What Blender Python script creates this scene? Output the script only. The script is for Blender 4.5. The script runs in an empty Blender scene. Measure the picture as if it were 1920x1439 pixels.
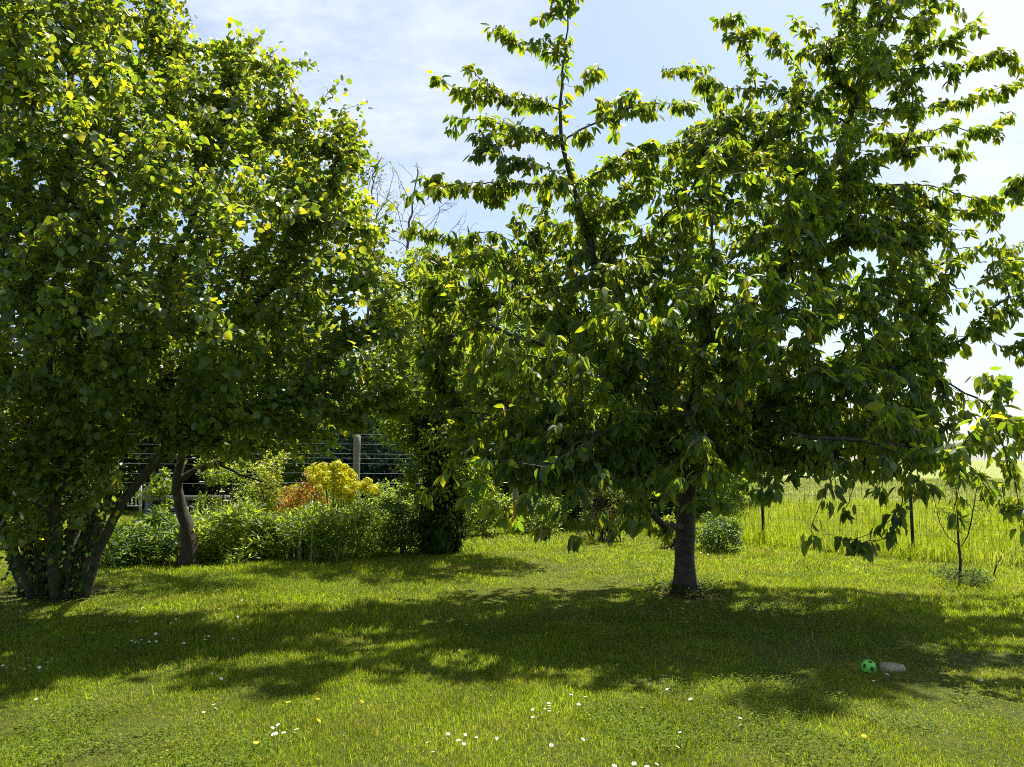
import bpy, math, random
import numpy as np
from mathutils import Vector

random.seed(7)
rng = np.random.default_rng(7)
D = bpy.data
scene = bpy.context.scene
col = scene.collection

# ------------------------------------------------------------------ camera
FPX = 1450.0
CAMH = 1.6
PITCH = math.atan((862.0 - 719.5) / FPX)
cam_d = D.cameras.new('camera')
cam = D.objects.new('camera', cam_d)
col.objects.link(cam)
cam.location = (0, 0, CAMH)
cam.rotation_euler = (math.pi / 2 + PITCH, 0, 0)
cam_d.sensor_width = 36
cam_d.lens = 36 * FPX / 1920
cam_d.clip_end = 3000
scene.camera = cam

# ------------------------------------------------------------------ sun + sky
SUN_EL, SUN_AZ = 60.5, 33.0
sd = Vector((math.sin(math.radians(SUN_AZ)) * math.cos(math.radians(SUN_EL)),
             math.cos(math.radians(SUN_AZ)) * math.cos(math.radians(SUN_EL)),
             math.sin(math.radians(SUN_EL))))
sun_l = D.lights.new('sun', 'SUN')
sun_l.energy = 5.0
sun_l.angle = math.radians(0.6)
sun_l.color = (1.0, 0.95, 0.84)
sun = D.objects.new('sun', sun_l)
sun.rotation_euler = sd.to_track_quat('Z', 'Y').to_euler()
sun.location = (0, 0, 30)
col.objects.link(sun)

world = D.worlds.new('World')
scene.world = world
world.use_nodes = True
wt = world.node_tree
wt.nodes.clear()


def nd(t, typ, **kw):
    n = t.nodes.new(typ)
    for k, v in kw.items():
        setattr(n, k, v)
    return n


def lk(t, a, b):
    t.links.new(a, b)


def math_n(t, op, a, b=None):
    n = nd(t, 'ShaderNodeMath', operation=op)
    for i, v in enumerate((a, b)):
        if v is None:
            continue
        if isinstance(v, (int, float)):
            n.inputs[i].default_value = v
        else:
            lk(t, v, n.inputs[i])
    return n.outputs[0]


def pdir(px, py):
    F = Vector((0, math.cos(PITCH), math.sin(PITCH)))
    U = Vector((0, -math.sin(PITCH), math.cos(PITCH)))
    return (F + Vector(((px - 960) / FPX, 0, 0)) + U * ((719.5 - py) / FPX)).normalized()


sky = nd(wt, 'ShaderNodeTexSky', sky_type='NISHITA')
sky.sun_disc = False
sky.sun_elevation = math.radians(SUN_EL)
sky.sun_rotation = math.radians(SUN_AZ)
sky.air_density = 1.0
sky.dust_density = 1.2
bg1 = nd(wt, 'ShaderNodeBackground')
bg1.inputs[1].default_value = 0.088
lk(wt, sky.outputs[0], bg1.inputs[0])
tc = nd(wt, 'ShaderNodeTexCoord')
sep = nd(wt, 'ShaderNodeSeparateXYZ')
lk(wt, tc.outputs['Generated'], sep.inputs[0])
zz = math_n(wt, 'ADD', math_n(wt, 'ABSOLUTE', sep.outputs[2]), 0.12)
ux = math_n(wt, 'DIVIDE', sep.outputs[0], zz)
uy = math_n(wt, 'DIVIDE', sep.outputs[1], zz)
cmb = nd(wt, 'ShaderNodeCombineXYZ')
lk(wt, ux, cmb.inputs[0])
lk(wt, math_n(wt, 'MULTIPLY', uy, 1.5), cmb.inputs[1])
n1 = nd(wt, 'ShaderNodeTexNoise')
n1.inputs['Scale'].default_value = 1.6
n1.inputs['Detail'].default_value = 9
n1.inputs['Roughness'].default_value = 0.62
n1.inputs['Distortion'].default_value = 0.5
lk(wt, cmb.outputs[0], n1.inputs['Vector'])
n2 = nd(wt, 'ShaderNodeTexNoise')
n2.inputs['Scale'].default_value = 9
n2.inputs['Detail'].default_value = 6
n2.inputs['Roughness'].default_value = 0.7
lk(wt, cmb.outputs[0], n2.inputs['Vector'])


def blob(px, py, width, amp):
    d = pdir(px, py)
    vm = nd(wt, 'ShaderNodeVectorMath', operation='DOT_PRODUCT')
    lk(wt, tc.outputs['Generated'], vm.inputs[0])
    vm.inputs[1].default_value = d
    mr = nd(wt, 'ShaderNodeMapRange', interpolation_type='SMOOTHSTEP')
    lk(wt, vm.outputs['Value'], mr.inputs[0])
    mr.inputs[1].default_value = math.cos(width)
    mr.inputs[2].default_value = 1.0
    mr.inputs[3].default_value = 0
    mr.inputs[4].default_value = amp
    return mr.outputs[0]


cov = math_n(wt, 'MULTIPLY', math_n(wt, 'SUBTRACT', n1.outputs['Fac'], 0.5), 1.5)
cov = math_n(wt, 'ADD', cov, math_n(wt, 'MULTIPLY', math_n(wt, 'SUBTRACT', n2.outputs['Fac'], 0.5), 1.0))
cov = math_n(wt, 'ADD', cov, 0.12)
cov = math_n(wt, 'ADD', cov, blob(720, 40, 0.36, 0.6))
cov = math_n(wt, 'ADD', cov, blob(1990, 150, 0.25, 1.0))
cov = math_n(wt, 'ADD', cov, blob(1960, 740, 0.14, 0.6))
cov = math_n(wt, 'ADD', cov, blob(1250, 120, 0.22, -0.35))
mrc = nd(wt, 'ShaderNodeMapRange', interpolation_type='SMOOTHSTEP')
lk(wt, cov, mrc.inputs[0])
mrc.inputs[1].default_value = -0.1
mrc.inputs[2].default_value = 1.25
mrc.inputs[3].default_value = 0.12
mrc.inputs[4].default_value = 1.0
bg2 = nd(wt, 'ShaderNodeBackground')
bg2.inputs[0].default_value = (0.85, 0.93, 1.08, 1)
mrb = nd(wt, 'ShaderNodeMapRange')
lk(wt, cov, mrb.inputs[0])
mrb.inputs[1].default_value = 0.1
mrb.inputs[2].default_value = 1.3
mrb.inputs[3].default_value = 0.40
mrb.inputs[4].default_value = 0.53
lk(wt, mrb.outputs[0], bg2.inputs[1])
mixw = nd(wt, 'ShaderNodeMixShader')
lk(wt, mrc.outputs[0], mixw.inputs[0])
lk(wt, bg1.outputs[0], mixw.inputs[1])
lk(wt, bg2.outputs[0], mixw.inputs[2])
outw = nd(wt, 'ShaderNodeOutputWorld')
lk(wt, mixw.outputs[0], outw.inputs[0])

scene.view_settings.view_transform = 'Standard'
scene.view_settings.look = 'None'
scene.view_settings.exposure = 1.12
scene.view_settings.gamma = 1
scene.cycles.use_denoising = False
scene.cycles.use_adaptive_sampling = False
scene.cycles.denoiser = 'OPENIMAGEDENOISE'
scene.cycles.denoising_prefilter = 'ACCURATE'
scene.cycles.max_bounces = 12
scene.cycles.diffuse_bounces = 9
scene.cycles.glossy_bounces = 2
scene.cycles.transmission_bounces = 9
scene.cycles.sample_clamp_indirect = 5.0
scene.cycles.sample_clamp_direct = 12.0
scene.cycles.pixel_filter_type = 'BLACKMAN_HARRIS'
scene.cycles.filter_width = 1.0

# ------------------------------------------------------------------ helpers
F_ = np.array((0, math.cos(PITCH), math.sin(PITCH)))
U_ = np.array((0, -math.sin(PITCH), math.cos(PITCH)))


def P(px, py, Y):
    d = F_ + np.array(((px - 960) / FPX, 0, 0)) + U_ * ((719.5 - py) / FPX)
    return np.array((0, 0, CAMH)) + d * (Y / d[1])


def gz(x, y):
    """height of the lawn surface"""
    return 0.02 * np.sin(0.7 * x + 1.3) * np.sin(0.5 * y + 0.4) + 0.012 * np.sin(2.1 * x + 0.8 * y)


def G(px, py):
    d = F_ + np.array(((px - 960) / FPX, 0, 0)) + U_ * ((719.5 - py) / FPX)
    t = -CAMH / d[2]
    p = np.array((0, 0, CAMH)) + d * t
    p[2] = gz(p[0], p[1])
    return p


def tag(o, label=None, cat=None, group=None, kind=None):
    if label:
        o['label'] = label
    if cat:
        o['category'] = cat
    if group:
        o['group'] = group
    if kind:
        o['kind'] = kind
    return o


def empty(name, loc, label=None, cat=None, group=None):
    o = D.objects.new(name, None)
    o.empty_display_size = 0.2
    o.location = [float(v) for v in loc]
    col.objects.link(o)
    return tag(o, label, cat, group)


def mesh_np(name, V, polys, mat, parent=None, matidx=None, smooth=False):
    """V (n,3) world coords; polys list of int arrays (m,k)"""
    V = np.asarray(V, dtype=np.float32)
    if parent is not None:
        V = V - np.array(parent.location, dtype=np.float32)
    me = D.meshes.new(name)
    me.vertices.add(len(V))
    me.vertices.foreach_set('co', V.ravel())
    polys = [np.asarray(p, dtype=np.int32) for p in polys if len(p)]
    li = np.concatenate([p.ravel() for p in polys])
    tot = np.concatenate([np.full(len(p), p.shape[1], np.int32) for p in polys])
    st = np.concatenate([[0], np.cumsum(tot)[:-1]]).astype(np.int32)
    me.loops.add(len(li))
    me.loops.foreach_set('vertex_index', li)
    me.polygons.add(len(tot))
    me.polygons.foreach_set('loop_start', st)
    me.polygons.foreach_set('loop_total', tot)
    mats = mat if isinstance(mat, (list, tuple)) else [mat]
    for m in mats:
        me.materials.append(m)
    if matidx is not None:
        me.polygons.foreach_set('material_index', np.asarray(matidx, dtype=np.int32))
    if smooth:
        me.polygons.foreach_set('use_smooth', np.ones(len(tot), dtype=bool))
    me.update(calc_edges=True)
    me.validate(verbose=False)
    o = D.objects.new(name, me)
    col.objects.link(o)
    if parent is not None:
        o.parent = parent
    return o


class MB:
    """collects pieces into one mesh"""

    def __init__(self):
        self.V = []
        self.n = 0
        self.q = []
        self.t = []

    def add(self, V, quads=None, tris=None):
        V = np.asarray(V, float)
        if quads is not None and len(quads):
            self.q.append(np.asarray(quads) + self.n)
        if tris is not None and len(tris):
            self.t.append(np.asarray(tris) + self.n)
        self.V.append(V)
        self.n += len(V)

    def box(self, c, s, rz=0.0, ry=0.0):
        x, y, z = s[0] / 2, s[1] / 2, s[2] / 2
        v = np.array([(-x, -y, -z), (x, -y, -z), (x, y, -z), (-x, y, -z), (-x, -y, z), (x, -y, z), (x, y, z), (-x, y, z)])
        a, b = math.cos(ry), math.sin(ry)
        v = np.stack([v[:, 0] * a + v[:, 2] * b, v[:, 1], -v[:, 0] * b + v[:, 2] * a], 1)
        a, b = math.cos(rz), math.sin(rz)
        v = np.stack([v[:, 0] * a - v[:, 1] * b, v[:, 0] * b + v[:, 1] * a, v[:, 2]], 1)
        self.add(v + np.asarray(c), [(0, 3, 2, 1), (4, 5, 6, 7), (0, 1, 5, 4), (1, 2, 6, 5), (2, 3, 7, 6), (3, 0, 4, 7)])

    def tube(self, pts, rad, sides=6, cap=True, wob=0.0):
        pts = np.asarray(pts, float)
        n = len(pts)
        rad = np.broadcast_to(np.asarray(rad, float), (n,))
        T = np.gradient(pts, axis=0)
        T /= np.linalg.norm(T, axis=1)[:, None] + 1e-9
        ref = np.array((0.0, 0.0, 1.0)) if abs(T[0][2]) < 0.9 else np.array((0.0, 1.0, 0.0))
        a = np.cross(T[0], ref)
        a /= np.linalg.norm(a)
        ang = np.arange(sides) * 2 * math.pi / sides
        V = []
        for i in range(n):
            a = a - T[i] * np.dot(a, T[i])
            a /= np.linalg.norm(a) + 1e-9
            b = np.cross(T[i], a)
            r = rad[i]
            if wob:
                rr = r * (1 + wob * np.sin(3 * ang + i * 0.7) + wob * 0.8 * np.sin(5 * ang + 1.7 * i))
            else:
                rr = np.full(sides, r)
            V.append(pts[i] + (np.cos(ang) * rr)[:, None] * a + (np.sin(ang) * rr)[:, None] * b)
        V = np.concatenate(V)
        q = []
        for i in range(n - 1):
            k = np.arange(sides)
            k2 = (k + 1) % sides
            q.append(np.stack([i * sides + k, i * sides + k2, (i + 1) * sides + k2, (i + 1) * sides + k], 1))
        tris = None
        if cap:
            V = np.concatenate([V, pts[-1:], pts[:1]])
            k = np.arange(sides)
            k2 = (k + 1) % sides
            c = np.full(sides, n * sides)
            tris = np.concatenate([np.stack([(n - 1) * sides + k, (n - 1) * sides + k2, c], 1),
                                   np.stack([k2, k, c + 1], 1)])
        self.add(V, np.concatenate(q), tris)

    def build(self, name, mat, parent=None, smooth=False):
        V = np.concatenate(self.V)
        polys = []
        if self.q:
            polys.append(np.concatenate(self.q))
        if self.t:
            polys.append(np.concatenate(self.t))
        return mesh_np(name, V, polys, mat, parent, smooth=smooth)


# leaf templates: rows (y, halfwidth); x across, y along, z normal
def leaf_tpl(rows, fold=0.25, curl=0.25):
    mid = [(0, 0, 0)] + [(0, y, -curl * y * y) for y, w in rows] + [(0, 1, -curl)]
    L = [(-w, y, -curl * y * y + fold * w) for y, w in rows]
    R = [(w, y, -curl * y * y + fold * w) for y, w in rows]
    n = len(rows)
    V = np.array(mid + L + R, float)
    l0 = n + 2
    r0 = l0 + n
    tris = [(0, 1, l0), (0, r0, 1), (n, n + 1, l0 + n - 1), (n, r0 + n - 1, n + 1)]
    quads = []
    for i in range(n - 1):
        quads.append((i + 1, i + 2, l0 + i + 1, l0 + i))
        quads.append((i + 1, r0 + i, r0 + i + 1, i + 2))
    return V, np.array(quads, dtype=int).reshape(-1, 4), np.array(tris, dtype=int)


T_CHERRY = leaf_tpl([(0.15, 0.14), (0.40, 0.235), (0.72, 0.175), (0.88, 0.08)], 0.5, 0.26)
T_HAZEL = leaf_tpl([(0.05, 0.20), (0.3, 0.40), (0.62, 0.38), (0.88, 0.15)], 0.32, 0.38)
T_SMALL = leaf_tpl([(0.3, 0.24), (0.7, 0.19)], 0.35, 0.2)
T_LANCE = leaf_tpl([(0.3, 0.12), (0.7, 0.09)], 0.35, 0.5)
T_ROUND = leaf_tpl([(0.15, 0.36), (0.6, 0.44)], 0.1, 0.1)


def nrmz(a):
    return a / (np.linalg.norm(a, axis=1)[:, None] + 1e-9)


def leaves(name, tpl, pos, dr, nr, size, mat, parent, wscale=None):
    TV, TQ, TT = tpl
    n = len(pos)
    d = nrmz(dr)
    nr = nr - d * np.sum(nr * d, 1)[:, None]
    nr = nrmz(nr)
    s = np.cross(d, nr)
    size = np.broadcast_to(np.asarray(size, float), (n,))
    if wscale is None:
        wscale = 0.85 + 0.3 * rng.random(n)
    curlv = rng.uniform(-0.2, 1.6, n)
    X = TV[:, 0][None, :] * (size * wscale)[:, None]
    Yl = TV[:, 1][None, :] * size[:, None]
    Z = TV[:, 2][None, :] * (size * curlv)[:, None]
    V = pos[:, None, :] + X[..., None] * s[:, None, :] + Yl[..., None] * d[:, None, :] + Z[..., None] * nr[:, None, :]
    k = len(TV)
    off = (np.arange(n) * k)[:, None, None]
    polys = []
    if len(TQ):
        polys.append((TQ[None] + off).reshape(-1, 4))
    polys.append((TT[None] + off).reshape(-1, 3))
    return mesh_np(name, V.reshape(-1, 3), polys, mat, parent)


# ------------------------------------------------------------------ materials
def leaf_mat(name, stops, trans, tw=0.5, rough=0.4, spec=0.5, nscale=0.6, extra=None):
    """stops: [(pos, rgb)] by random island, trans: same for transmitted light"""
    m = D.materials.new(name)
    m.use_nodes = True
    t = m.node_tree
    t.nodes.clear()
    geo = nd(t, 'ShaderNodeNewGeometry')
    r1 = nd(t, 'ShaderNodeValToRGB')
    r2 = nd(t, 'ShaderNodeValToRGB')
    for r, st in ((r1, stops), (r2, trans)):
        e = r.color_ramp.elements
        while len(e) < len(st):
            e.new(0.5)
        for i, (p, c) in enumerate(st):
            e[i].position = p
            e[i].color = (*c, 1)
        lk(t, geo.outputs['Random Per Island'], r.inputs[0])
    # within-leaf mottling
    tcn = nd(t, 'ShaderNodeTexCoord')
    nz = nd(t, 'ShaderNodeTexNoise')
    nz.inputs['Scale'].default_value = nscale
    nz.inputs['Detail'].default_value = 3
    lk(t, tcn.outputs['Object'], nz.inputs['Vector'])
    mr = nd(t, 'ShaderNodeMapRange')
    lk(t, nz.outputs['Fac'], mr.inputs[0])
    mr.inputs[1].default_value = 0.3
    mr.inputs[2].default_value = 0.7
    mr.inputs[3].default_value = 0.75
    mr.inputs[4].default_value = 1.3
    outs = []
    for r in (r1, r2):
        vm = nd(t, 'ShaderNodeVectorMath', operation='SCALE')
        lk(t, r.outputs[0], vm.inputs[0])
        lk(t, mr.outputs[0], vm.inputs['Scale'])
        outs.append(vm.outputs[0])
    pr = nd(t, 'ShaderNodeBsdfPrincipled')
    pr.inputs['Roughness'].default_value = rough
    pr.inputs['Specular IOR Level'].default_value = spec
    lk(t, outs[0], pr.inputs['Base Color'])
    tr = nd(t, 'ShaderNodeBsdfTranslucent')
    lk(t, outs[1], tr.inputs[0])
    mx = nd(t, 'ShaderNodeMixShader')
    mx.inputs[0].default_value = tw
    lk(t, pr.outputs[0], mx.inputs[1])
    lk(t, tr.outputs[0], mx.inputs[2])
    o = nd(t, 'ShaderNodeOutputMaterial')
    lk(t, mx.outputs[0], o.inputs[0])
    return m


def bark_mat(name, c1, c2, scale=(14, 14, 3), bump=0.6, rough=0.9, bands=False):
    m = D.materials.new(name)
    m.use_nodes = True
    t = m.node_tree
    pr = t.nodes['Principled BSDF']
    pr.inputs['Roughness'].default_value = rough
    tcn = nd(t, 'ShaderNodeTexCoord')
    mp = nd(t, 'ShaderNodeMapping')
    mp.inputs['Scale'].default_value = scale
    lk(t, tcn.outputs['Object'], mp.inputs[0])
    nz = nd(t, 'ShaderNodeTexNoise')
    nz.inputs['Scale'].default_value = 2.0
    nz.inputs['Detail'].default_value = 8
    nz.inputs['Roughness'].default_value = 0.7
    lk(t, mp.outputs[0], nz.inputs['Vector'])
    r = nd(t, 'ShaderNodeValToRGB')
    e = r.color_ramp.elements
    e[0].position = 0.35
    e[0].color = (*c1, 1)
    e[1].position = 0.68
    e[1].color = (*c2, 1)
    lk(t, nz.outputs['Fac'], r.inputs[0])
    lk(t, r.outputs[0], pr.inputs['Base Color'])
    b = nd(t, 'ShaderNodeBump')
    b.inputs['Strength'].default_value = bump
    b.inputs['Distance'].default_value = 0.02
    lk(t, nz.outputs['Fac'], b.inputs['Height'])
    lk(t, b.outputs[0], pr.inputs['Normal'])
    return m


def plain(name, c, rough=0.7, metallic=0.0, var=0.25, scale=20.0, spec=0.4):
    m = D.materials.new(name)
    m.use_nodes = True
    t = m.node_tree
    pr = t.nodes['Principled BSDF']
    pr.inputs['Roughness'].default_value = rough
    pr.inputs['Metallic'].default_value = metallic
    pr.inputs['Specular IOR Level'].default_value = spec
    tcn = nd(t, 'ShaderNodeTexCoord')
    nz = nd(t, 'ShaderNodeTexNoise')
    nz.inputs['Scale'].default_value = scale
    nz.inputs['Detail'].default_value = 5
    lk(t, tcn.outputs['Object'], nz.inputs['Vector'])
    r = nd(t, 'ShaderNodeValToRGB')
    e = r.color_ramp.elements
    e[0].position = 0.3
    e[0].color = (*[v * (1 - var) for v in c], 1)
    e[1].position = 0.7
    e[1].color = (*[min(1, v * (1 + var)) for v in c], 1)
    lk(t, nz.outputs['Fac'], r.inputs[0])
    lk(t, r.outputs[0], pr.inputs['Base Color'])
    return m


M = {}
M['cherry_leaf'] = leaf_mat('cherry_leaf',
    [(0, (0.034, 0.075, 0.016)), (0.45, (0.058, 0.112, 0.020)), (0.99, (0.095, 0.14, 0.026)), (0.994, (0.18, 0.12, 0.02))],
    [(0, (0.18, 0.32, 0.014)), (0.5, (0.36, 0.48, 0.016)), (0.99, (0.58, 0.58, 0.018)), (0.994, (0.7, 0.42, 0.03))], 0.55, 0.42, 0.45, 1.2)
M['hazel_leaf'] = leaf_mat('hazel_leaf',
    [(0, (0.042, 0.088, 0.020)), (0.5, (0.068, 0.122, 0.024)), (1, (0.11, 0.15, 0.03))],
    [(0, (0.20, 0.34, 0.016)), (0.55, (0.42, 0.52, 0.018)), (0.85, (0.58, 0.60, 0.02)), (1, (0.72, 0.66, 0.02))], 0.48, 0.38, 0.55, 1.2)
M['ivy_leaf'] = leaf_mat('ivy_leaf', [(0, (0.018, 0.042, 0.008)), (1, (0.04, 0.075, 0.012))],
                         [(0, (0.05, 0.12, 0.01)), (1, (0.12, 0.2, 0.02))], 0.3, 0.6, 0.1)
M['elder_leaf'] = leaf_mat('elder_leaf', [(0, (0.05, 0.10, 0.015)), (1, (0.11, 0.16, 0.02))],
                           [(0, (0.26, 0.42, 0.012)), (1, (0.6, 0.66, 0.02))], 0.5, 0.5, 0.4)
M['hedge_leaf'] = leaf_mat('hedge_leaf', [(0, (0.02, 0.05, 0.014)), (1, (0.05, 0.09, 0.02))],
                           [(0, (0.14, 0.28, 0.012)), (1, (0.45, 0.56, 0.02))], 0.5, 0.6, 0.12)
M['conifer'] = leaf_mat('conifer_needle', [(0, (0.012, 0.030, 0.018)), (1, (0.025, 0.05, 0.025))],
                        [(0, (0.02, 0.05, 0.02)), (1, (0.05, 0.08, 0.03))], 0.2, 0.8, 0.03)
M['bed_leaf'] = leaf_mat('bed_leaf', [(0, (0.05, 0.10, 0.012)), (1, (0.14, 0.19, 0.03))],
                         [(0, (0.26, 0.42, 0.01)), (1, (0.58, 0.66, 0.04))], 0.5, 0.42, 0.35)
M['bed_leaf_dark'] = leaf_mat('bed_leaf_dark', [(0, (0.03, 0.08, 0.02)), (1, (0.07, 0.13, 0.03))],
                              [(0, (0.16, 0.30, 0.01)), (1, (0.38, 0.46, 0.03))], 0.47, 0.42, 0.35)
M['yellow_leaf'] = leaf_mat('yellow_leaf', [(0, (0.12, 0.18, 0.02)), (1, (0.28, 0.30, 0.03))],
                            [(0, (0.4, 0.5, 0.02)), (1, (0.75, 0.7, 0.05))], 0.5, 0.45, 0.4)
M['red_leaf'] = leaf_mat('red_leaf', [(0, (0.12, 0.16, 0.02)), (0.62, (0.26, 0.16, 0.03)), (1, (0.34, 0.10, 0.06))],
                         [(0, (0.5, 0.55, 0.03)), (0.62, (0.8, 0.48, 0.04)), (1, (0.85, 0.16, 0.05))], 0.5, 0.45, 0.2)
M['maroon_leaf'] = leaf_mat('maroon_leaf', [(0, (0.04, 0.08, 0.02)), (0.6, (0.06, 0.09, 0.025)), (1, (0.14, 0.05, 0.03))],
                            [(0, (0.15, 0.28, 0.02)), (0.6, (0.25, 0.3, 0.02)), (1, (0.4, 0.1, 0.03))], 0.45, 0.6, 0.12)
M['grey_leaf'] = leaf_mat('grey_leaf', [(0, (0.06, 0.11, 0.03)), (1, (0.14, 0.18, 0.07))],
                          [(0, (0.15, 0.25, 0.03)), (1, (0.34, 0.42, 0.08))], 0.45, 0.6, 0.12)
M['euphorbia'] = leaf_mat('euphorbia_bract', [(0, (0.42, 0.42, 0.02)), (1, (0.62, 0.58, 0.03))],
                          [(0, (0.7, 0.68, 0.02)), (1, (0.85, 0.8, 0.03))], 0.4, 0.5, 0.3)
M['strap'] = leaf_mat('strap_leaf', [(0, (0.10, 0.16, 0.05)), (1, (0.22, 0.27, 0.11))],
                      [(0, (0.2, 0.35, 0.05)), (1, (0.4, 0.5, 0.12))], 0.4, 0.4, 0.5)
M['bark_cherry'] = bark_mat('bark_cherry', (0.018, 0.013, 0.010), (0.10, 0.078, 0.06), (7, 7, 17), 1.0, 0.75)
M['bark_hazel'] = bark_mat('bark_hazel', (0.03, 0.026, 0.018), (0.12, 0.10, 0.07), (14, 14, 5), 0.9)
M['bark_dark'] = bark_mat('bark_dark', (0.022, 0.017, 0.013), (0.08, 0.065, 0.05), (16, 16, 5), 0.8)
M['bark_grey'] = bark_mat('bark_grey', (0.09, 0.085, 0.08), (0.2, 0.19, 0.18), (10, 10, 3), 0.4)
M['post_wood'] = bark_mat('post_wood', (0.16, 0.14, 0.11), (0.34, 0.31, 0.25), (40, 40, 3), 0.5)
M['timber'] = bark_mat('grey_timber', (0.10, 0.10, 0.095), (0.28, 0.27, 0.25), (2, 30, 30), 0.4)
M['wire'] = plain('galvanised_wire', (0.62, 0.64, 0.66), 0.35, 0.85, 0.1)
M['wire_dark'] = plain('green_coated_wire', (0.025, 0.05, 0.025), 0.6, 0.0, 0.2)
M['post_green'] = plain('green_painted_steel', (0.012, 0.03, 0.018), 0.5, 0.0, 0.2)
M['white_paint'] = plain('white_painted_metal', (0.75, 0.74, 0.72), 0.45, 0.0, 0.08)
M['petal'] = plain('white_petal', (0.82, 0.82, 0.80), 0.6, 0.0, 0.05, 60)
M['pistil'] = plain('yellow_disc', (0.72, 0.45, 0.02), 0.7, 0.0, 0.2, 200)
M['yellow_petal'] = plain('yellow_petal', (0.8, 0.48, 0.01), 0.6, 0.0, 0.15, 60)
M['stem'] = plain('green_stem', (0.08, 0.15, 0.03), 0.6, 0.0, 0.2)
M['pink'] = plain('pink_petal', (0.7, 0.32, 0.3), 0.6, 0.0, 0.2)
M['stone'] = plain('pale_stone', (0.30, 0.27, 0.17), 0.85, 0.0, 0.3, 30)
M['ball_green'] = plain('green_foam', (0.16, 0.62, 0.06), 0.45, 0.0, 0.08, 30)
M['ball_dark'] = plain('dark_green_patch', (0.012, 0.07, 0.02), 0.5, 0.0, 0.1, 30)


def grass_mat(name, stops, trans, dry, dry_t, tw=0.5, dscale=0.8, damt=(0.5, 0.72), rough=0.45):
    m = leaf_mat(name, stops, trans, tw, rough, 0.14, 1.5)
    t = m.node_tree
    # large dry patches: mix both colours toward straw by world-position noise
    pr = [n for n in t.nodes if n.type == 'BSDF_PRINCIPLED'][0]
    tr = [n for n in t.nodes if n.type == 'BSDF_TRANSLUCENT'][0]
    tcn = nd(t, 'ShaderNodeTexCoord')
    nz = nd(t, 'ShaderNodeTexNoise')
    nz.inputs['Scale'].default_value = dscale
    nz.inputs['Detail'].default_value = 6
    nz.inputs['Roughness'].default_value = 0.65
    lk(t, tcn.outputs['Object'], nz.inputs['Vector'])
    mr = nd(t, 'ShaderNodeMapRange')
    lk(t, nz.outputs['Fac'], mr.inputs[0])
    mr.inputs[1].default_value = damt[0]
    mr.inputs[2].default_value = damt[1]
    mr.inputs[4].default_value = 0.8
    for node, sock, c in ((pr, pr.inputs['Base Color'], dry), (tr, tr.inputs[0], dry_t)):
        src = sock.links[0].from_socket
        mx = nd(t, 'ShaderNodeMix', data_type='RGBA')
        lk(t, mr.outputs[0], mx.inputs[0])
        lk(t, src, mx.inputs[6])
        mx.inputs[7].default_value = (*c, 1)
        lk(t, mx.outputs[2], sock)
    return m


M['grass'] = grass_mat('lawn_blade',
    [(0, (0.032, 0.085, 0.005)), (0.4, (0.088, 0.150, 0.009)), (0.85, (0.15, 0.195, 0.014)), (0.97, (0.36, 0.34, 0.10))],
    [(0, (0.11, 0.27, 0.006)), (0.4, (0.35, 0.47, 0.008)), (0.85, (0.55, 0.60, 0.012)), (0.97, (0.62, 0.56, 0.12))],
    (0.24, 0.22, 0.04), (0.54, 0.50, 0.07), 0.5, damt=(0.50, 0.72))
M['meadow'] = grass_mat('meadow_blade',
    [(0, (0.08, 0.14, 0.008)), (0.7, (0.18, 0.23, 0.015)), (1, (0.30, 0.29, 0.08))],
    [(0, (0.26, 0.42, 0.006)), (0.7, (0.50, 0.58, 0.012)), (1, (0.62, 0.58, 0.12))],
    (0.22, 0.24, 0.06), (0.42, 0.42, 0.1), 0.5, 0.4)
M['field_grass'] = leaf_mat('field_blade', [(0, (0.13, 0.18, 0.04)), (1, (0.28, 0.27, 0.09))],
                            [(0, (0.28, 0.36, 0.05)), (1, (0.45, 0.44, 0.12))], 0.45, 0.6, 0.3)
M['clover'] = leaf_mat('clover_leaf', [(0, (0.06, 0.11, 0.012)), (1, (0.14, 0.18, 0.03))],
                       [(0, (0.2, 0.34, 0.01)), (1, (0.42, 0.5, 0.03))], 0.45, 0.7, 0.1)

# ground
gm = D.materials.new('ground_soil_and_thatch')
gm.use_nodes = True
t = gm.node_tree
pr = t.nodes['Principled BSDF']
pr.inputs['Roughness'].default_value = 0.95
pr.inputs['Specular IOR Level'].default_value = 0.1
tcn = nd(t, 'ShaderNodeTexCoord')
nz = nd(t, 'ShaderNodeTexNoise')
nz.inputs['Scale'].default_value = 22
nz.inputs['Detail'].default_value = 8
nz.inputs['Roughness'].default_value = 0.75
lk(t, tcn.outputs['Object'], nz.inputs['Vector'])
r = nd(t, 'ShaderNodeValToRGB')
e = r.color_ramp.elements
e[0].position = 0.35
e[0].color = (0.022, 0.030, 0.006, 1)
e[1].position = 0.68
e[1].color = (0.11, 0.125, 0.022, 1)
lk(t, nz.outputs['Fac'], r.inputs[0])
nz2 = nd(t, 'ShaderNodeTexNoise')
nz2.inputs['Scale'].default_value = 0.35
nz2.inputs['Detail'].default_value = 9
nz2.inputs['Roughness'].default_value = 0.7
lk(t, tcn.outputs['Object'], nz2.inputs['Vector'])
r2 = nd(t, 'ShaderNodeValToRGB')
e = r2.color_ramp.elements
e[0].position = 0.35
e[0].color = (0.17, 0.22, 0.05, 1)
e[1].position = 0.7
e[1].color = (0.29, 0.28, 0.10, 1)
lk(t, nz2.outputs['Fac'], r2.inputs[0])
sp = nd(t, 'ShaderNodeSeparateXYZ')
lk(t, tcn.outputs['Object'], sp.inputs[0])
mr = nd(t, 'ShaderNodeMapRange')
lk(t, sp.outputs[1], mr.inputs[0])
mr.inputs[1].default_value = 24
mr.inputs[2].default_value = 30
mx = nd(t, 'ShaderNodeMix', data_type='RGBA')
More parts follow.
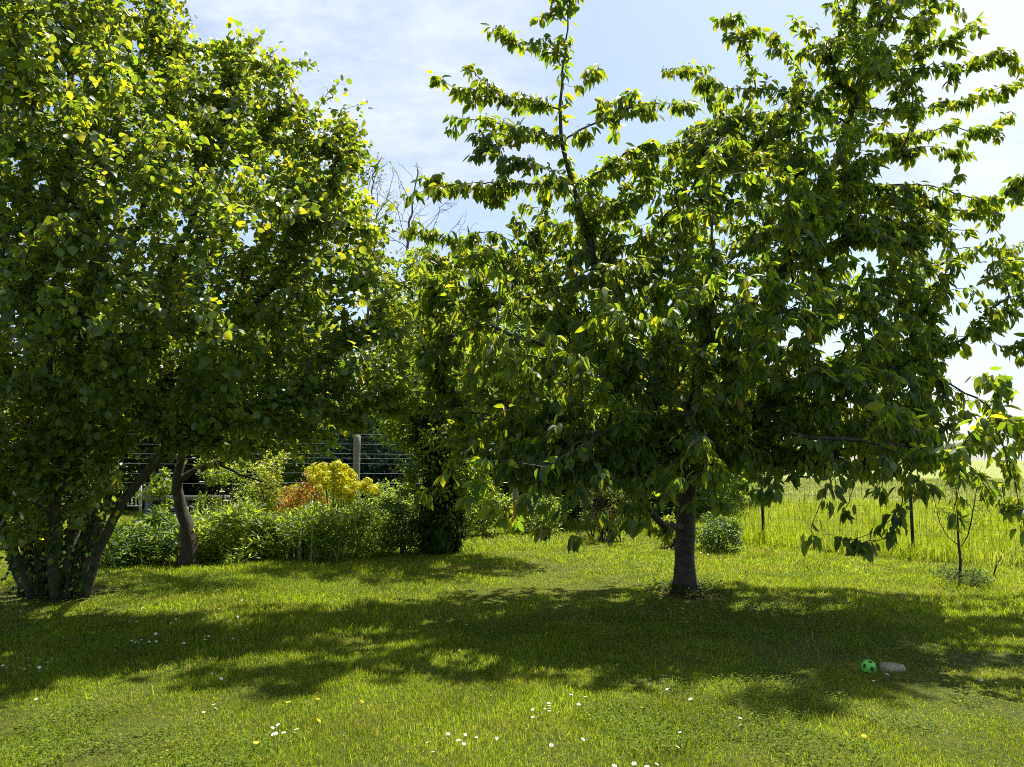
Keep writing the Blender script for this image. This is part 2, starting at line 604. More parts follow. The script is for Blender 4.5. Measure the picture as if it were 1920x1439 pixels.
lk(t, mr.outputs[0], mx.inputs[0])
lk(t, r.outputs[0], mx.inputs[6])
lk(t, r2.outputs[0], mx.inputs[7])
lk(t, mx.outputs[2], pr.inputs['Base Color'])
b = nd(t, 'ShaderNodeBump')
b.inputs['Strength'].default_value = 0.8
b.inputs['Distance'].default_value = 0.03
lk(t, nz.outputs['Fac'], b.inputs['Height'])
lk(t, b.outputs[0], pr.inputs['Normal'])

# ------------------------------------------------------------------ ground sheet
xs = np.concatenate([[-900, -300, -100, -50], np.linspace(-30, 30, 121), [50, 100, 300, 900]])
ys = np.concatenate([[-300, -60, -15], np.linspace(-4, 40, 89), [60, 120, 300, 900, 2000]])
XX, YY = np.meshgrid(xs, ys)
ZZ = gz(XX, YY) * ((abs(XX) < 31) & (YY > -5) & (YY < 41))
V = np.stack([XX.ravel(), YY.ravel(), ZZ.ravel()], 1)
nx = len(xs)
ii, jj = np.meshgrid(np.arange(nx - 1), np.arange(len(ys) - 1))
a = (jj * nx + ii).ravel()
g = mesh_np('ground', V, [np.stack([a, a + 1, a + nx + 1, a + nx], 1)], gm, smooth=True)
tag(g, kind='structure')


# ------------------------------------------------------------------ grass
def wave(x, y, s, k=5):
    r = np.random.default_rng(s)
    v = np.zeros_like(x)
    for i in range(k):
        a = r.random() * 6.28
        f = r.uniform(0.6, 2.2)
        v += np.sin((x * math.cos(a) + y * math.sin(a)) * f + r.random() * 6.28)
    return v / k * 1.6


def fence_side(x, y):
    """>0 beyond the mesh fence"""
    ax, ay = 6.62, 12.65
    bx, by = 2.75, 16.7
    return ((bx - ax) * (y - ay) - (by - ay) * (x - ax)) * -1


def blades(name, x, y, h, w, mat, lean=0.45, kind='stuff'):
    n = len(x)
    z = gz(x, y)
    az = rng.random(n) * 6.283
    ln = np.abs(rng.normal(0, lean, n))
    dx = np.cos(az) * ln
    dy = np.sin(az) * ln
    f = rng.random(n) * 6.283
    sx, sy = np.cos(f), np.sin(f)
    up = 1 / np.sqrt(1 + ln * ln)
    b = np.stack([x, y, z - 0.004], 1)
    ln = np.minimum(ln, 2.5)
    side = np.stack([sx, sy, np.zeros(n)], 1) * (w / 2)[:, None]
    mid = b + np.stack([dx * 0.35 * h, dy * 0.35 * h, 0.6 * h * up], 1)
    tip = b + np.stack([dx * h, dy * h, h * up], 1)
    V = np.stack([b - side, b + side, mid + side * 0.8, mid - side * 0.8, tip], 1).reshape(-1, 3)
    o = np.arange(n)[:, None] * 5
    q = np.array([[0, 1, 2, 3]]) + o
    t = np.array([[3, 2, 4]]) + o
    ob = mesh_np(name, V, [q, t], mat)
    tag(ob, kind=kind)
    return ob


def scatter(y0, y1, dens, slope=0.69, m=1.2):
    wid = slope * y1 + m
    n = int((y1 - y0) * 2 * wid * dens)
    x = rng.uniform(-wid, wid, n)
    y = rng.uniform(y0, y1, n)
    k = abs(x) < slope * y + m
    return x[k], y[k]


def worn(x, y):
    '''thin the lawn round the cherry trunk, under the hazel and on a few bare spots'''
    keep = np.ones(len(x))
    for cx, cy, rx, ry in ((2.1, 9.35, 0.42, 0.36), (-5.5, 9.2, 0.85, 0.6), (3.9, 6.35, 0.55, 0.22), (1.0, 5.75, 0.22, 0.12), (3.4, 5.05, 0.35, 0.12), (-3.2, 4.05, 0.4, 0.15)):
        d = np.hypot((x - cx) / rx, (y - cy) / ry) + 0.35 * wave(x * 3, y * 3, 55)
        keep = np.minimum(keep, np.clip((d - 0.55) / 0.7, 0.12, 1))
    return rng.random(len(x)) < keep


GX, GY, GH, GW = [], [], [], []
for y0, y1, dn, w, hh in ((3.1, 4.6, 15000, 0.0028, 0.027), (4.6, 6, 12000, 0.0034, 0.029), (6, 8, 7500, 0.0044, 0.032),
                          (8, 11, 4000, 0.0062, 0.036), (11, 15, 2000, 0.009, 0.044), (15, 24, 600, 0.014, 0.055)):
    x, y = scatter(y0, y1, dn)
    k = (fence_side(x, y) < 0) & worn(x, y)
    x, y = x[k], y[k]
    hm = 1 + 0.42 * wave(x, y, 3) + 0.35 * wave(x * 4, y * 4, 4)
    GX.append(x); GY.append(y)
    GH.append(hh * np.clip(hm, 0.45, 2.2) * rng.uniform(0.5, 1.45, len(x)))
    GW.append(w * rng.uniform(0.6, 1.4, len(x)))
x, y, h, w = [np.concatenate(v) for v in (GX, GY, GH, GW)]
blades('lawn_grass', x, y, h, w, M['grass'], 1.0)
# longer tufts
x, y = scatter(3.3, 12, 130)
k = (wave(x * 2.2, y * 2.2, 9) > 0.25) & (fence_side(x, y) < 0)
x, y = x[k], y[k]
blades('long_grass_tufts', x, y, rng.uniform(0.05, 0.12, len(x)), rng.uniform(0.003, 0.006, len(x)), M['grass'], 0.7)
# clover / weeds
x, y = scatter(3.2, 11, 2600)
k = (wave(x * 1.3, y * 1.3, 21) + 0.5 * wave(x * 5, y * 5, 22) > 0.35) & (fence_side(x, y) < 0)
x, y = x[k], y[k]
n = len(x)
pos = np.stack([x, y, gz(x, y) + rng.uniform(0.015, 0.05, n)], 1)
az = rng.random(n) * 6.283
dr = np.stack([np.cos(az), np.sin(az), rng.uniform(-0.2, 0.5, n)], 1)
nr = np.stack([rng.normal(0, 0.4, n), rng.normal(0, 0.4, n), np.ones(n)], 1)
o = leaves('clover', T_ROUND, pos, dr, nr, rng.uniform(0.010, 0.019, n), M['clover'], None)
tag(o, kind='stuff')
# meadow beyond the mesh fence
x, y = scatter(11.5, 19, 520, 0.72, 2)
x2, y2 = scatter(19, 27, 230, 0.72, 2)
x, y = np.concatenate([x, x2]), np.concatenate([y, y2])
k = (fence_side(x, y) > -0.12 * 5.6) & (x > -1.0)
x, y = x[k], y[k]
hm = 1 + 0.35 * wave(x, y, 31)
blades('meadow_grass', x, y, 0.24 * np.clip(hm, 0.5, 1.8) * rng.uniform(0.5, 1.5, len(x)), rng.uniform(0.008, 0.02, len(x)), M['meadow'], 0.45)
x, y = scatter(26.5, 60, 38, 0.72, 2)
k = (x > -1.5)
x, y = x[k], y[k]
blades('field_grass', x, y, rng.uniform(0.1, 0.3, len(x)), rng.uniform(0.03, 0.07, len(x)), M['field_grass'], 0.6)


# ------------------------------------------------------------------ tree machinery
class Tree:
    def __init__(self, r0=0.0035, expo=2.1):
        self.p = []
        self.par = []
        self.len = []
        self.rm = []
        self.r0 = r0
        self.expo = expo

    def add(self, p, par, rmin=0.0):
        p = np.asarray(p, float)
        self.p.append(p)
        self.par.append(par)
        self.len.append(0.0 if par < 0 else self.len[par] + float(np.linalg.norm(p - self.p[par])))
        self.rm.append(rmin)
        return len(self.p) - 1

    def path(self, pts, start=None, rads=None, step=0.12, jit=0.012):
        """add a polyline; start=None roots it, start=-2 joins the nearest node"""
        pts = [np.asarray(q, float) for q in pts]
        if start == -2:
            start = self.near(pts[0])
        idx = start if start is not None else self.add(pts[0], -1, rads[0] if rads is not None else 0)
        ids = [idx]
        # smooth with catmull-rom
        pp = [2 * pts[0] - pts[1]] + pts + [2 * pts[-1] - pts[-2]]
        if start is not None:
            pp = [2 * self.p[start] - pts[0]] + [self.p[start]] + pts + [2 * pts[-1] - pts[-2]]
            if rads is not None:
                rads = [rads[0]] + list(rads)
        for i in range(1, len(pp) - 2):
            a, b, c, d = pp[i - 1], pp[i], pp[i + 1], pp[i + 2]
            L = np.linalg.norm(c - b)
            if L < 1e-4:
                continue
            k = max(1, int(L / step))
            for s in range(1, k + 1):
                u = s / k
                q = 0.5 * ((2 * b) + (-a + c) * u + (2 * a - 5 * b + 4 * c - d) * u * u + (-a + 3 * b - 3 * c + d) * u ** 3)
                q = q + rng.normal(0, jit, 3)
                rr = 0
                if rads is not None:
                    rr = rads[i - 1] * (1 - u) + rads[min(i, len(rads) - 1)] * u
                idx = self.add(q, idx, rr)
                ids.append(idx)
        return ids

    def near(self, t, w=0.3, maxlen=None):
        A = np.array(self.p)
        c = np.linalg.norm(A - t, axis=1) + w * np.array(self.len)
        return int(np.argmin(c))

    def grow(self, targets, w=0.3, sag=0.0, step=0.13, jit=0.012):
        A = np.array(self.p)
        d0 = np.array([np.min(np.linalg.norm(A - t, axis=1)) for t in targets])
        order = np.argsort(d0 + rng.normal(0, 0.25, len(d0)))
        buf = np.zeros((200000, 3))
        lb = np.zeros(200000)
        n = len(self.p)
        buf[:n] = A
        lb[:n] = self.len
        tips = []
        for oi in order:
            t = targets[oi]
            n = len(self.p)
            c = np.linalg.norm(buf[:n] - t, axis=1) + w * lb[:n]
            s = int(np.argmin(c))
            a = self.p[s]
            L = np.linalg.norm(t - a)
            if L < 0.03:
                tips.append(s)
                continue
            if self.par[s] >= 0:
                pd = a - self.p[self.par[s]]
                pd = pd / (np.linalg.norm(pd) + 1e-9)
            else:
                pd = np.array((0, 0, 1.0))
            ctrl = a + (t - a) * 0.45 + pd * L * 0.22 + np.array((0, 0, 0.12 * L + sag * L))
            k = max(2, int(L / step))
            idx = s
            for q in range(1, k + 1):
                u = q / k
                pt = (1 - u) ** 2 * a + 2 * u * (1 - u) * ctrl + u * u * t + rng.normal(0, jit, 3)
                idx = self.add(pt, idx)
                buf[idx] = pt
                lb[idx] = self.len[idx]
            tips.append(idx)
        return tips

    def radii(self):
        n = len(self.p)
        acc = np.zeros(n)
        kids = [0] * n
        for i in range(n):
            if self.par[i] >= 0:
                kids[self.par[i]] += 1
        r = np.zeros(n)
        for i in range(n - 1, -1, -1):
            if kids[i] == 0:
                acc[i] = self.r0 ** self.expo
            r[i] = max(acc[i] ** (1 / self.expo), self.rm[i])
            if self.par[i] >= 0:
                acc[self.par[i]] += acc[i]
        return r

    def build(self, parent, mat, split=0.03, names=('trunk', 'branches'), wob=0.05, mat2=None):
        r = self.radii()
        self.r = r
        n = len(self.p)
        ch = [[] for _ in range(n)]
        for i in range(n):
            if self.par[i] >= 0:
                ch[self.par[i]].append(i)
        big, small = MB(), MB()
        roots = [i for i in range(n) if self.par[i] < 0]
        stack = [(i, -1) for i in roots]
        while stack:
            s, pa = stack.pop()
            chain = [] if pa < 0 else [pa]
            i = s
            while True:
                chain.append(i)
                if not ch[i]:
                    break
                c = sorted(ch[i], key=lambda k: -r[k])
                for k in c[1:]:
                    stack.append((k, i))
                i = c[0]
            if len(chain) < 2:
                continue
            pts = np.array([self.p[k] for k in chain])
            rr = np.array([r[k] for k in chain])
            if pa >= 0:
                rr[0] = min(rr[0], rr[1] * 1.25)
            mxr = rr.max()
            if mxr > split:
                # split the chain where it gets thin
                cut = len(chain)
                for k in range(1, len(chain)):
                    if rr[k] < split:
                        cut = k
                        break
                big.tube(pts[:cut + 1], rr[:cut + 1], 14 if mxr > 0.08 else 8, wob=wob)
                if cut < len(chain) - 1:
                    small.tube(pts[cut:], rr[cut:], 5)
            else:
                small.tube(pts, rr, 4 if mxr < 0.008 else 5)
        if big.n:
            big.build(names[0], mat, parent, smooth=True)
        if small.n:
            small.build(names[1], mat2 or mat, parent, smooth=True)


def in_poly(px, py, poly):
    n = len(poly)
    ins = np.zeros(len(px), bool)
    dist = np.full(len(px), 1e9)
    for i in range(n):
        x1, y1 = poly[i]
        x2, y2 = poly[(i + 1) % n]
        c = ((y1 > py) != (y2 > py)) & (px < (x2 - x1) * (py - y1) / (y2 - y1 + 1e-9) + x1)
        ins ^= c
        L2 = (x2 - x1) ** 2 + (y2 - y1) ** 2
        u = np.clip(((px - x1) * (x2 - x1) + (py - y1) * (y2 - y1)) / L2, 0, 1)
        d = np.hypot(px - (x1 + u * (x2 - x1)), py - (y1 + u * (y2 - y1)))
        dist = np.minimum(dist, d)
    return ins, dist


def proj(p):
    d = np.asarray(p) - (0, 0, CAMH)
    return 960 + FPX * d[0] / (d @ F_), 719.5 - FPX * (d @ U_) / (d @ F_)


SUNV = np.array(sd)
# openings in the crowns: places on the lawn the sun reaches through them (lawn point, half sizes in metres)
LIT = []
for _x, _y, _rx, _ry in ((700, 1205, 130, 28), (860, 1238, 75, 24), (600, 1255, 90, 32), (1085, 1268, 100, 24), (1245, 1278, 60, 18), (430, 1168, 70, 12), (600, 1142, 80, 12),
                         (1440, 1140, 80, 10), (1560, 1150, 40, 8), (235, 1250, 50, 10), (1180, 1216, 50, 10), (1450, 1300, 60, 20), (1860, 1150, 110, 45),
                         (1880, 1260, 90, 45), (1480, 1385, 300, 32), (1760, 1330, 180, 40), (500, 1335, 130, 18), (900, 1340, 300, 24), (1700, 1215, 40, 10), (820, 1160, 40, 8)):
    LIT.append((_x, _y, _rx, _ry))


def opened(p):
    q = p - SUNV * (p[2] / SUNV[2])
    if q[1] < 3.0:
        return False
    x, y = proj(q)
    return any(((x - a) / c) ** 2 + ((y - b) / d) ** 2 < 1 for a, b, c, d in LIT)


def lumpy(p, k=1.0):
    return (math.sin(2.1 * k * p[0] + 1.3 * k * p[2]) + math.sin(1.9 * k * p[1] - 1.6 * k * p[2] + 2) + math.sin(2.7 * k * p[2] + 1.1 * k * p[0] - 0.8 * k * p[1] + 4)) / 3


def fill(poly, n, Ymid, tmax, hollow=0.0, ymidfun=None, zmin=0.35, tmin=0.35, grow=1.2, gap=None, sunny=False, thin=None, lump=0.75, airy=False):
    poly = np.array(poly, float)
    out = []
    lo, hi = poly.min(0), poly.max(0)
    while len(out) < n:
        px = rng.uniform(lo[0], hi[0], 4000)
        py = rng.uniform(lo[1], hi[1], 4000)
        ins, dist = in_poly(px, py, poly)
        for x, y, d in zip(px[ins], py[ins], dist[ins]):
            if gap is not None and any(((x - gx) / rx) ** 2 + ((y - gy) / ry) ** 2 < 1 for gx, gy, rx, ry in gap):
                continue
            if airy and x > 1470 and y < 330 and rng.random() < 0.55:
                continue
            th = min(tmax, tmin + grow * d / FPX * Ymid)
            if thin is not None and x > thin[0] and y > thin[1]:
                th = min(th, thin[2])
                if rng.random() < 0.1:
                    continue
            u = rng.uniform(-1, 1)
            if hollow and abs(u) < hollow and rng.random() < 0.6:
                continue
            ym = Ymid if ymidfun is None else ymidfun(x, y)
            p = P(x, y, ym + u * th)
            if p[2] < zmin:
                continue
            if sunny and ((opened(p) and rng.random() < 0.9) or (lumpy(p) < -0.32 and rng.random() < lump)):
                continue
            out.append(p)
            if len(out) >= n:
                break
    return np.array(out)


# ================================================================== CHERRY TREE
base_c = G(1287, 1108)
YC = base_c[1]
cherry = empty('cherry_tree', base_c, 'cherry tree with drooping pointed leaves and a short banded trunk on the lawn', 'tree')
ct = Tree(0.0036, 2.15)


def PP(l, Y0=None):
    out = []
    for q in l:
        out.append(P(*q) if len(q) == 3 else np.asarray(q[3]))
    return out


tb = base_c
trunk = ct.path([tb + np.array((0, 0, -0.1)), tb + np.array((0, 0, 0.05)), P(1284, 1050, YC), P(1287, 960, YC), P(1290, 880, YC), P(1288, 810, YC)],
                rads=[0.26, 0.165, 0.120, 0.112, 0.12, 0.14], jit=0.003)
top = trunk[-1]
ldA = ct.path(PP([(1250, 760, YC), (1185, 690, YC - .1), (1150, 600, YC - .2), (1112, 480, YC - .4), (1082, 370, YC - .6), (1056, 270, YC - .7), (1052, 180, YC - .75), (1060, 90, YC - .8), (1068, -40, YC - .8)]),
              start=top, rads=[.09, .08, .065, .05, .036, .026, .018, .012, .006])
ldR = ct.path(PP([(1340, 760, YC + .1), (1395, 690, YC + .2), (1440, 580, YC + .3), (1490, 460, YC + .4), (1548, 350, YC + .4), (1590, 240, YC + .4), (1618, 120, YC + .4), (1640, 0, YC + .4), (1655, -120, YC + .4), (1662, -230, YC + .4)]),
              start=top, rads=[.10, .09, .08, .065, .055, .045, .035, .025, .017, .01])
lL = ct.path(PP([(1190, 720, YC - .5), (1100, 670, YC - .9), (1000, 640, YC - 1.1), (880, 600, YC - 1.0)]), start=top, rads=[.05, .035, .022, .01])
lL2 = ct.path(PP([(1230, 790, YC - .9), (1160, 800, YC - 1.8), (1090, 840, YC - 2.4), (1020, 880, YC - 2.8)]), start=top, rads=[.03, .018, .012, .006])
lC = ct.path(PP([(1300, 740, YC - 1), (1330, 620, YC - 1.6), (1340, 500, YC - 1.8), (1330, 380, YC - 1.8), (1340, 280, YC - 1.7)]), start=top, rads=[.05, .035, .02, .01, .005])
lB = ct.path(PP([(1280, 740, YC + 1), (1240, 620, YC + 1.7), (1230, 500, YC + 2.0), (1250, 420, YC + 2.1)]), start=top, rads=[.06, .05, .03, .02])
lR2 = ct.path(PP([(1400, 760, YC - .3), (1530, 710, YC - .5), (1660, 690, YC - .7), (1800, 640, YC - .8), (1880, 600, YC - .8)]), start=top, rads=[.05, .04, .028, .016, .008])
lR3 = ct.path(PP([(1390, 800, YC - 1.0), (1500, 820, YC - 1.9), (1640, 830, YC - 2.3), (1780, 850, YC - 2.5)]), start=top, rads=[.04, .024, .015, .006])
lR4 = ct.path(PP([(1380, 740, YC + .9), (1520, 640, YC + 1.5), (1680, 540, YC + 1.6), (1800, 480, YC + 1.5)]), start=top, rads=[.055, .045, .03, .014])
lF = ct.path(PP([(1290, 790, YC - 1.2), (1300, 810, YC - 2.2), (1310, 830, YC - 3.0)]), start=top, rads=[.04, .025, .012])

# branches that read one by one against the sky or the grass: (pixel, pixel, depth offset from the trunk)
fingers = [
    [(1058, 118, -.8), (1010, 100, -.85), (975, 85, -.9), (938, 62, -.9)],
    [(1056, 215, -.7), (1000, 196, -.8), (930, 178, -.9), (870, 165, -1.0), (818, 145, -1.0)],
    [(960, 185, -.8), (925, 165, -1.0), (888, 130, -1.1)],
    [(1052, 262, -.7), (980, 240, -.4), (920, 228, -.3), (852, 225, -.2)],
    [(1054, 265, -.7), (1000, 250, -1.1), (945, 262, -1.3), (890, 290, -1.4)],
    [(1053, 160, -.75), (1085, 158, -.8), (1105, 145, -.8), (1118, 130, -.8)],
    [(1060, 262, -.7), (1100, 240, -.9), (1160, 218, -1.0), (1200, 200, -1.1), (1250, 190, -1.1), (1295, 195, -1.1)],
    [(1160, 218, -1.0), (1178, 190, -1.0), (1190, 172, -1.0)],
    [(1110, 235, -.9), (1125, 210, -.8), (1135, 192, -.8)],
    [(1075, 355, -.6), (1010, 352, -.7), (930, 345, -.8), (860, 342, -.9), (770, 362, -1.0)],
    [(1000, 352, -.7), (900, 350, -.5), (820, 340, -.5), (795, 338, -.5)],
    [(1085, 380, -.6), (1030, 320, -1.2), (985, 300, -1.4), (930, 285, -1.5)],
    [(1078, 340, -.6), (1120, 320, -.4), (1170, 290, -.3), (1215, 270, -.2)],
    [(1180, 690, -.1), (1050, 560, .8), (930, 480, 1.0), (850, 450, 1.0), (770, 435, 1.0)],
    [(1050, 600, -.8), (950, 520, -1.0), (880, 470, -1.0), (840, 440, -1.0)],
    [(1062, 40, -.8), (1040, 20, -.8), (1035, -10, -.8)],
    [(1066, 20, -.8), (1078, 0, -.8), (1085, -30, -.8)],
    [(1590, 240, .4), (1520, 190, .3), (1440, 175, .2), (1360, 170, .1), (1280, 132, .0)],
    [(1420, 172, .2), (1405, 130, .2), (1395, 80, .2), (1372, 32, .2)],
    [(1600, 200, .4), (1560, 130, .0), (1520, 80, -.2), (1495, 35, -.2)],
    [(1540, 190, .3), (1490, 110, .5), (1455, 70, .5)],
    [(1625, 80, .4), (1580, 30, .5), (1565, -30, .5)],
    [(1640, 0, .4), (1700, -10, .2), (1775, 12, .2)],
    [(1620, 125, .4), (1700, 110, .3), (1770, 75, .2), (1822, 42, .2)],
    [(1622, 130, .4), (1700, 130, -.3), (1790, 128, -.4), (1888, 110, -.5)],
    [(1600, 200, .4), (1700, 195, .1), (1800, 180, .0), (1860, 165, -.1), (1908, 155, -.1)],
    [(1590, 240, .4), (1680, 260, .8), (1780, 240, .9), (1830, 240, .9), (1882, 212, .9)],
    [(1560, 330, .4), (1650, 290, .2), (1730, 280, .0), (1800, 285, -.1)],
    [(1540, 360, .4), (1640, 350, .2), (1740, 345, .0), (1800, 360, -.1), (1860, 372, -.2), (1912, 340, -.2)],
    [(1700, 345, .0), (1780, 380, .2), (1850, 400, .3), (1868, 405, .3)],
    [(1560, 330, .4), (1480, 260, .9), (1420, 220, 1.0), (1340, 230, 1.0), (1290, 250, 1.0)],
    [(1380, 240, 1.0), (1320, 170, .8), (1300, 130, .8)],
    [(1800, 470, 1.5), (1860, 465, 1.5), (1905, 480, 1.4), (1940, 500, 1.4)],
    [(1800, 640, -.8), (1860, 580, -1.0), (1900, 560, -1.0), (1925, 555, -1.0)],
    [(1850, 620, -.8), (1890, 650, -1.0), (1925, 640, -1.2)],
    [(1780, 850, -3.1), (1840, 790, -3.0), (1880, 720, -2.9), (1850, 700, -2.9)],
    [(1780, 850, -3.1), (1850, 800, -3.3), (1900, 790, -3.4), (1950, 800, -3.4)],
    [(1700, 800, -2.2), (1690, 770, -2.6), (1670, 765, -2.8)],
    # low branches hanging over the lawn
    [(1640, 830, -2.6), (1700, 860, -2.5), (1725, 930, -2.6), (1690, 945, -2.6), (1650, 965, -2.6), (1620, 1005, -2.6), (1580, 1022, -2.6)],
    [(1700, 860, -2.9), (1690, 940, -2.55), (1672, 1000, -2.6), (1648, 1022, -2.6), (1605, 1028, -2.6)],
    [(1560, 830, -2.2), (1560, 900, -2.7), (1545, 950, -2.9), (1528, 990, -3.0), (1516, 1006, -3.0)],
    [(1560, 830, -2.0), (1600, 890, -2.3), (1590, 940, -2.4), (1575, 965, -2.4)],
    [(1640, 830, -2.6), (1660, 880, -3.0), (1655, 915, -3.0)],
    [(1780, 850, -3.1), (1800, 900, -2.5), (1790, 950, -2.5), (1790, 975, -2.5)],
    [(1860, 800, -2.55), (1900, 880, -2.6), (1880, 920, -2.7), (1885, 950, -2.7)],
    [(1900, 880, -2.6), (1915, 960, -2.6), (1925, 985, -2.6)],
    [(1090, 840, -2.4), (1130, 890, -2.8), (1115, 950, -3.0), (1098, 985, -3.0), (1085, 1000, -3.0)],
    [(1090, 850, -2.4), (1080, 920, -2.6), (1050, 965, -2.7), (1020, 985, -2.7)],
    [(1020, 880, -2.8), (1000, 920, -3.0), (960, 945, -3.1), (935, 960, -3.1)],
    [(1160, 800, -1.8), (1190, 870, -2.0), (1180, 930, -2.2), (1155, 985, -2.2)],
    [(1310, 830, -3.0), (1280, 860, -2.55), (1245, 895, -2.6), (1240, 925, -2.6)],
    [(1310, 830, -3.0), (1320, 880, -3.0), (1270, 905, -3.1)],
    [(1390, 800, -1.0), (1420, 870, -1.6), (1390, 915, -1.8), (1350, 935, -1.8)],
    [(1400, 820, -1.4), (1450, 880, -1.8), (1430, 915, -1.9)],
    [(1400, 820, -1.2), (1500, 860, -1.6), (1490, 890, -1.6)],
    [(1310, 830, -3.0), (1340, 890, -2.9), (1320, 925, -2.9), (1305, 940, -2.9)],
    [(1310, 830, -2.6), (1260, 880, -2.4), (1215, 930, -2.4), (1195, 975, -2.4)],
    [(1160, 800, -1.8), (1140, 880, -1.9), (1060, 930, -2.0), (1000, 950, -2.0), (960, 965, -2.0)],
    [(1284, 985, -.13), (1262, 988, -.3), (1250, 992, -.4)],
    [(1020, 880, -2.8), (930, 870, -2.9), (860, 880, -3.0), (820, 900, -3.0), (800, 930, -3.0)],
    [(930, 870, -2.9), (900, 900, -2.8), (880, 930, -2.8)],
]
clus_p, clus_o, clus_n = [], [], []     # leaf whorls: position, outward dir


def whorls(ids, first, gapm, cnt, tree=ct):
    """whorls of leaves along a chain of nodes beginning at fraction first"""
    acc = 0
    k0 = int(len(ids) * first)
    for a in range(max(1, k0), len(ids)):
        p, q = tree.p[ids[a - 1]], tree.p[ids[a]]
        L = np.linalg.norm(q - p)
        acc += L
        while acc > gapm:
            acc -= gapm * rng.uniform(0.3, 2.2)
            u = rng.random()
            clus_p.append(p + (q - p) * u)
            clus_o.append((q - p) / (L + 1e-9))
            clus_n.append(max(2, int(cnt * rng.uniform(0.4, 1.7))))
    clus_p.append(tree.p[ids[-1]])
    d = tree.p[ids[-1]] - tree.p[ids[-2]]
    clus_o.append(d / (np.linalg.norm(d) + 1e-9))
    clus_n.append(cnt + 3)


for f in fingers:
    pts = [P(x + rng.normal(0, 4), y + rng.normal(0, 5), YC + dy) for x, y, dy in f]
    ids = ct.path(pts, start=-2, step=0.07, jit=0.006)
    low = f[-1][1] > 780
    if low:
        whorls(ids[2:], 0.22, 0.12, 6)
    else:
        whorls(ids[2:], 0.10, 0.07, 8)
    # short side spurs
    for q in ids[3:]:
        if rng.random() < (0.12 if low else 0.36):
            a_ = rng.random() * 6.283
            L_ = rng.uniform(0.06, 0.24)
            e_ = ct.p[q] + np.array((math.cos(a_) * L_, math.sin(a_) * L_, rng.uniform(-0.16, 0.12)))
            sid = ct.path([(ct.p[q] + e_) / 2 + (0, 0, .015), e_], start=q, step=0.06, jit=0.004)
            whorls(sid, 0.3, 0.06, 6)
whorls(ldA[int(len(ldA) * .45):], 0, 0.07, 6)
for _l, _f in ((ldR, .55), (lC, .35), (lB, .4), (lL, .3), (lR2, .3), (lR3, .2), (lR4, .3), (lL2, .3), (lF, .3)):
    whorls(_l, _f, 0.06, 6)

mass = [(790, 470), (850, 445), (950, 440), (1000, 340), (1040, 350), (1100, 340), (1180, 295), (1230, 280), (1300, 250), (1360, 215), (1440, 190),
        (1500, 130), (1560, 60), (1560, -260), (1740, -260), (1750, 60), (1730, 150), (1700, 260), (1640, 330), (1720, 390), (1790, 410), (1870, 450),
        (1930, 520), (1880, 555), (1820, 560), (1830, 640), (1790, 700), (1880, 760), (1960, 790), (1950, 880), (1860, 930), (1790, 900), (1700, 870),
        (1640, 900), (1560, 880), (1480, 870), (1400, 890), (1340, 890), (1250, 900), (1180, 900), (1120, 900), (1040, 920), (960, 900), (920, 870),
        (860, 850), (810, 760), (790, 700), (780, 600), (765, 520)]


def cherry_mid(x, y):
    # the lower skirt reaches toward the camera
    k = min(1.0, max(0.0, (y - 560) / 330.0))
    return YC - 0.1 - (1.4 if x < 1400 else 0.8) * k


gaps = [(1600, 620, 45, 22), (1480, 640, 22, 14), (1620, 470, 24, 12), (1720, 790, 22, 10), (1380, 480, 26, 12), (1560, 650, 30, 16), (1440, 350, 14, 22), (1860, 300, 70, 40)]
tg = fill(mass, 2500, YC, 2.5, hollow=0.35, ymidfun=cherry_mid, zmin=0.85, gap=gaps, sunny=True, lump=0.45, airy=True)
tips = ct.grow(tg, w=0.30, sag=0.05)
par = ct.par
for tp in tips:
    # walk back ~0.4 m from each tip and set whorls on the way
    ids = [tp]
    L = 0
    while L < 0.42 and par[ids[-1]] >= 0:
        q = par[ids[-1]]
        L += np.linalg.norm(ct.p[q] - ct.p[ids[-1]])
        ids.append(q)
    ids = ids[::-1]
    if len(ids) > 1:
        whorls(ids, 0, 0.115, 5)
ct.build(cherry, M['bark_cherry'])
cp, co, cn = np.array(clus_p), np.array(clus_o), np.array(clus_n)
rep = np.repeat(np.arange(len(cp)), cn)
n = len(rep)
wsc = rng.uniform(0.7, 1.15, n)
az = rng.random(n) * 6.283
hor = np.stack([np.cos(az), np.sin(az), np.zeros(n)], 1)
out = hor * 0.75 + co[rep] * 0.55
pos = cp[rep] + nrmz(out) * rng.uniform(0.015, 0.05, n)[:, None] + rng.normal(0, 0.02, (n, 3))
dr = out * rng.uniform(0.25, 1.0, n)[:, None] + np.array((0, 0, -1.0)) * rng.uniform(0.25, 1.15, n)[:, None] + rng.normal(0, 0.26, (n, 3))
nr = out + np.array((0, 0, 0.6)) + rng.normal(0, 0.45, (n, 3))
leaves('foliage', T_CHERRY, pos, dr, nr, rng.choice([0.7, 0.9, 1.0, 1.1, 1.2], n) * rng.uniform(0.09, 0.145, n), M['cherry_leaf'], cherry, wsc)
print('cherry leaves', n)

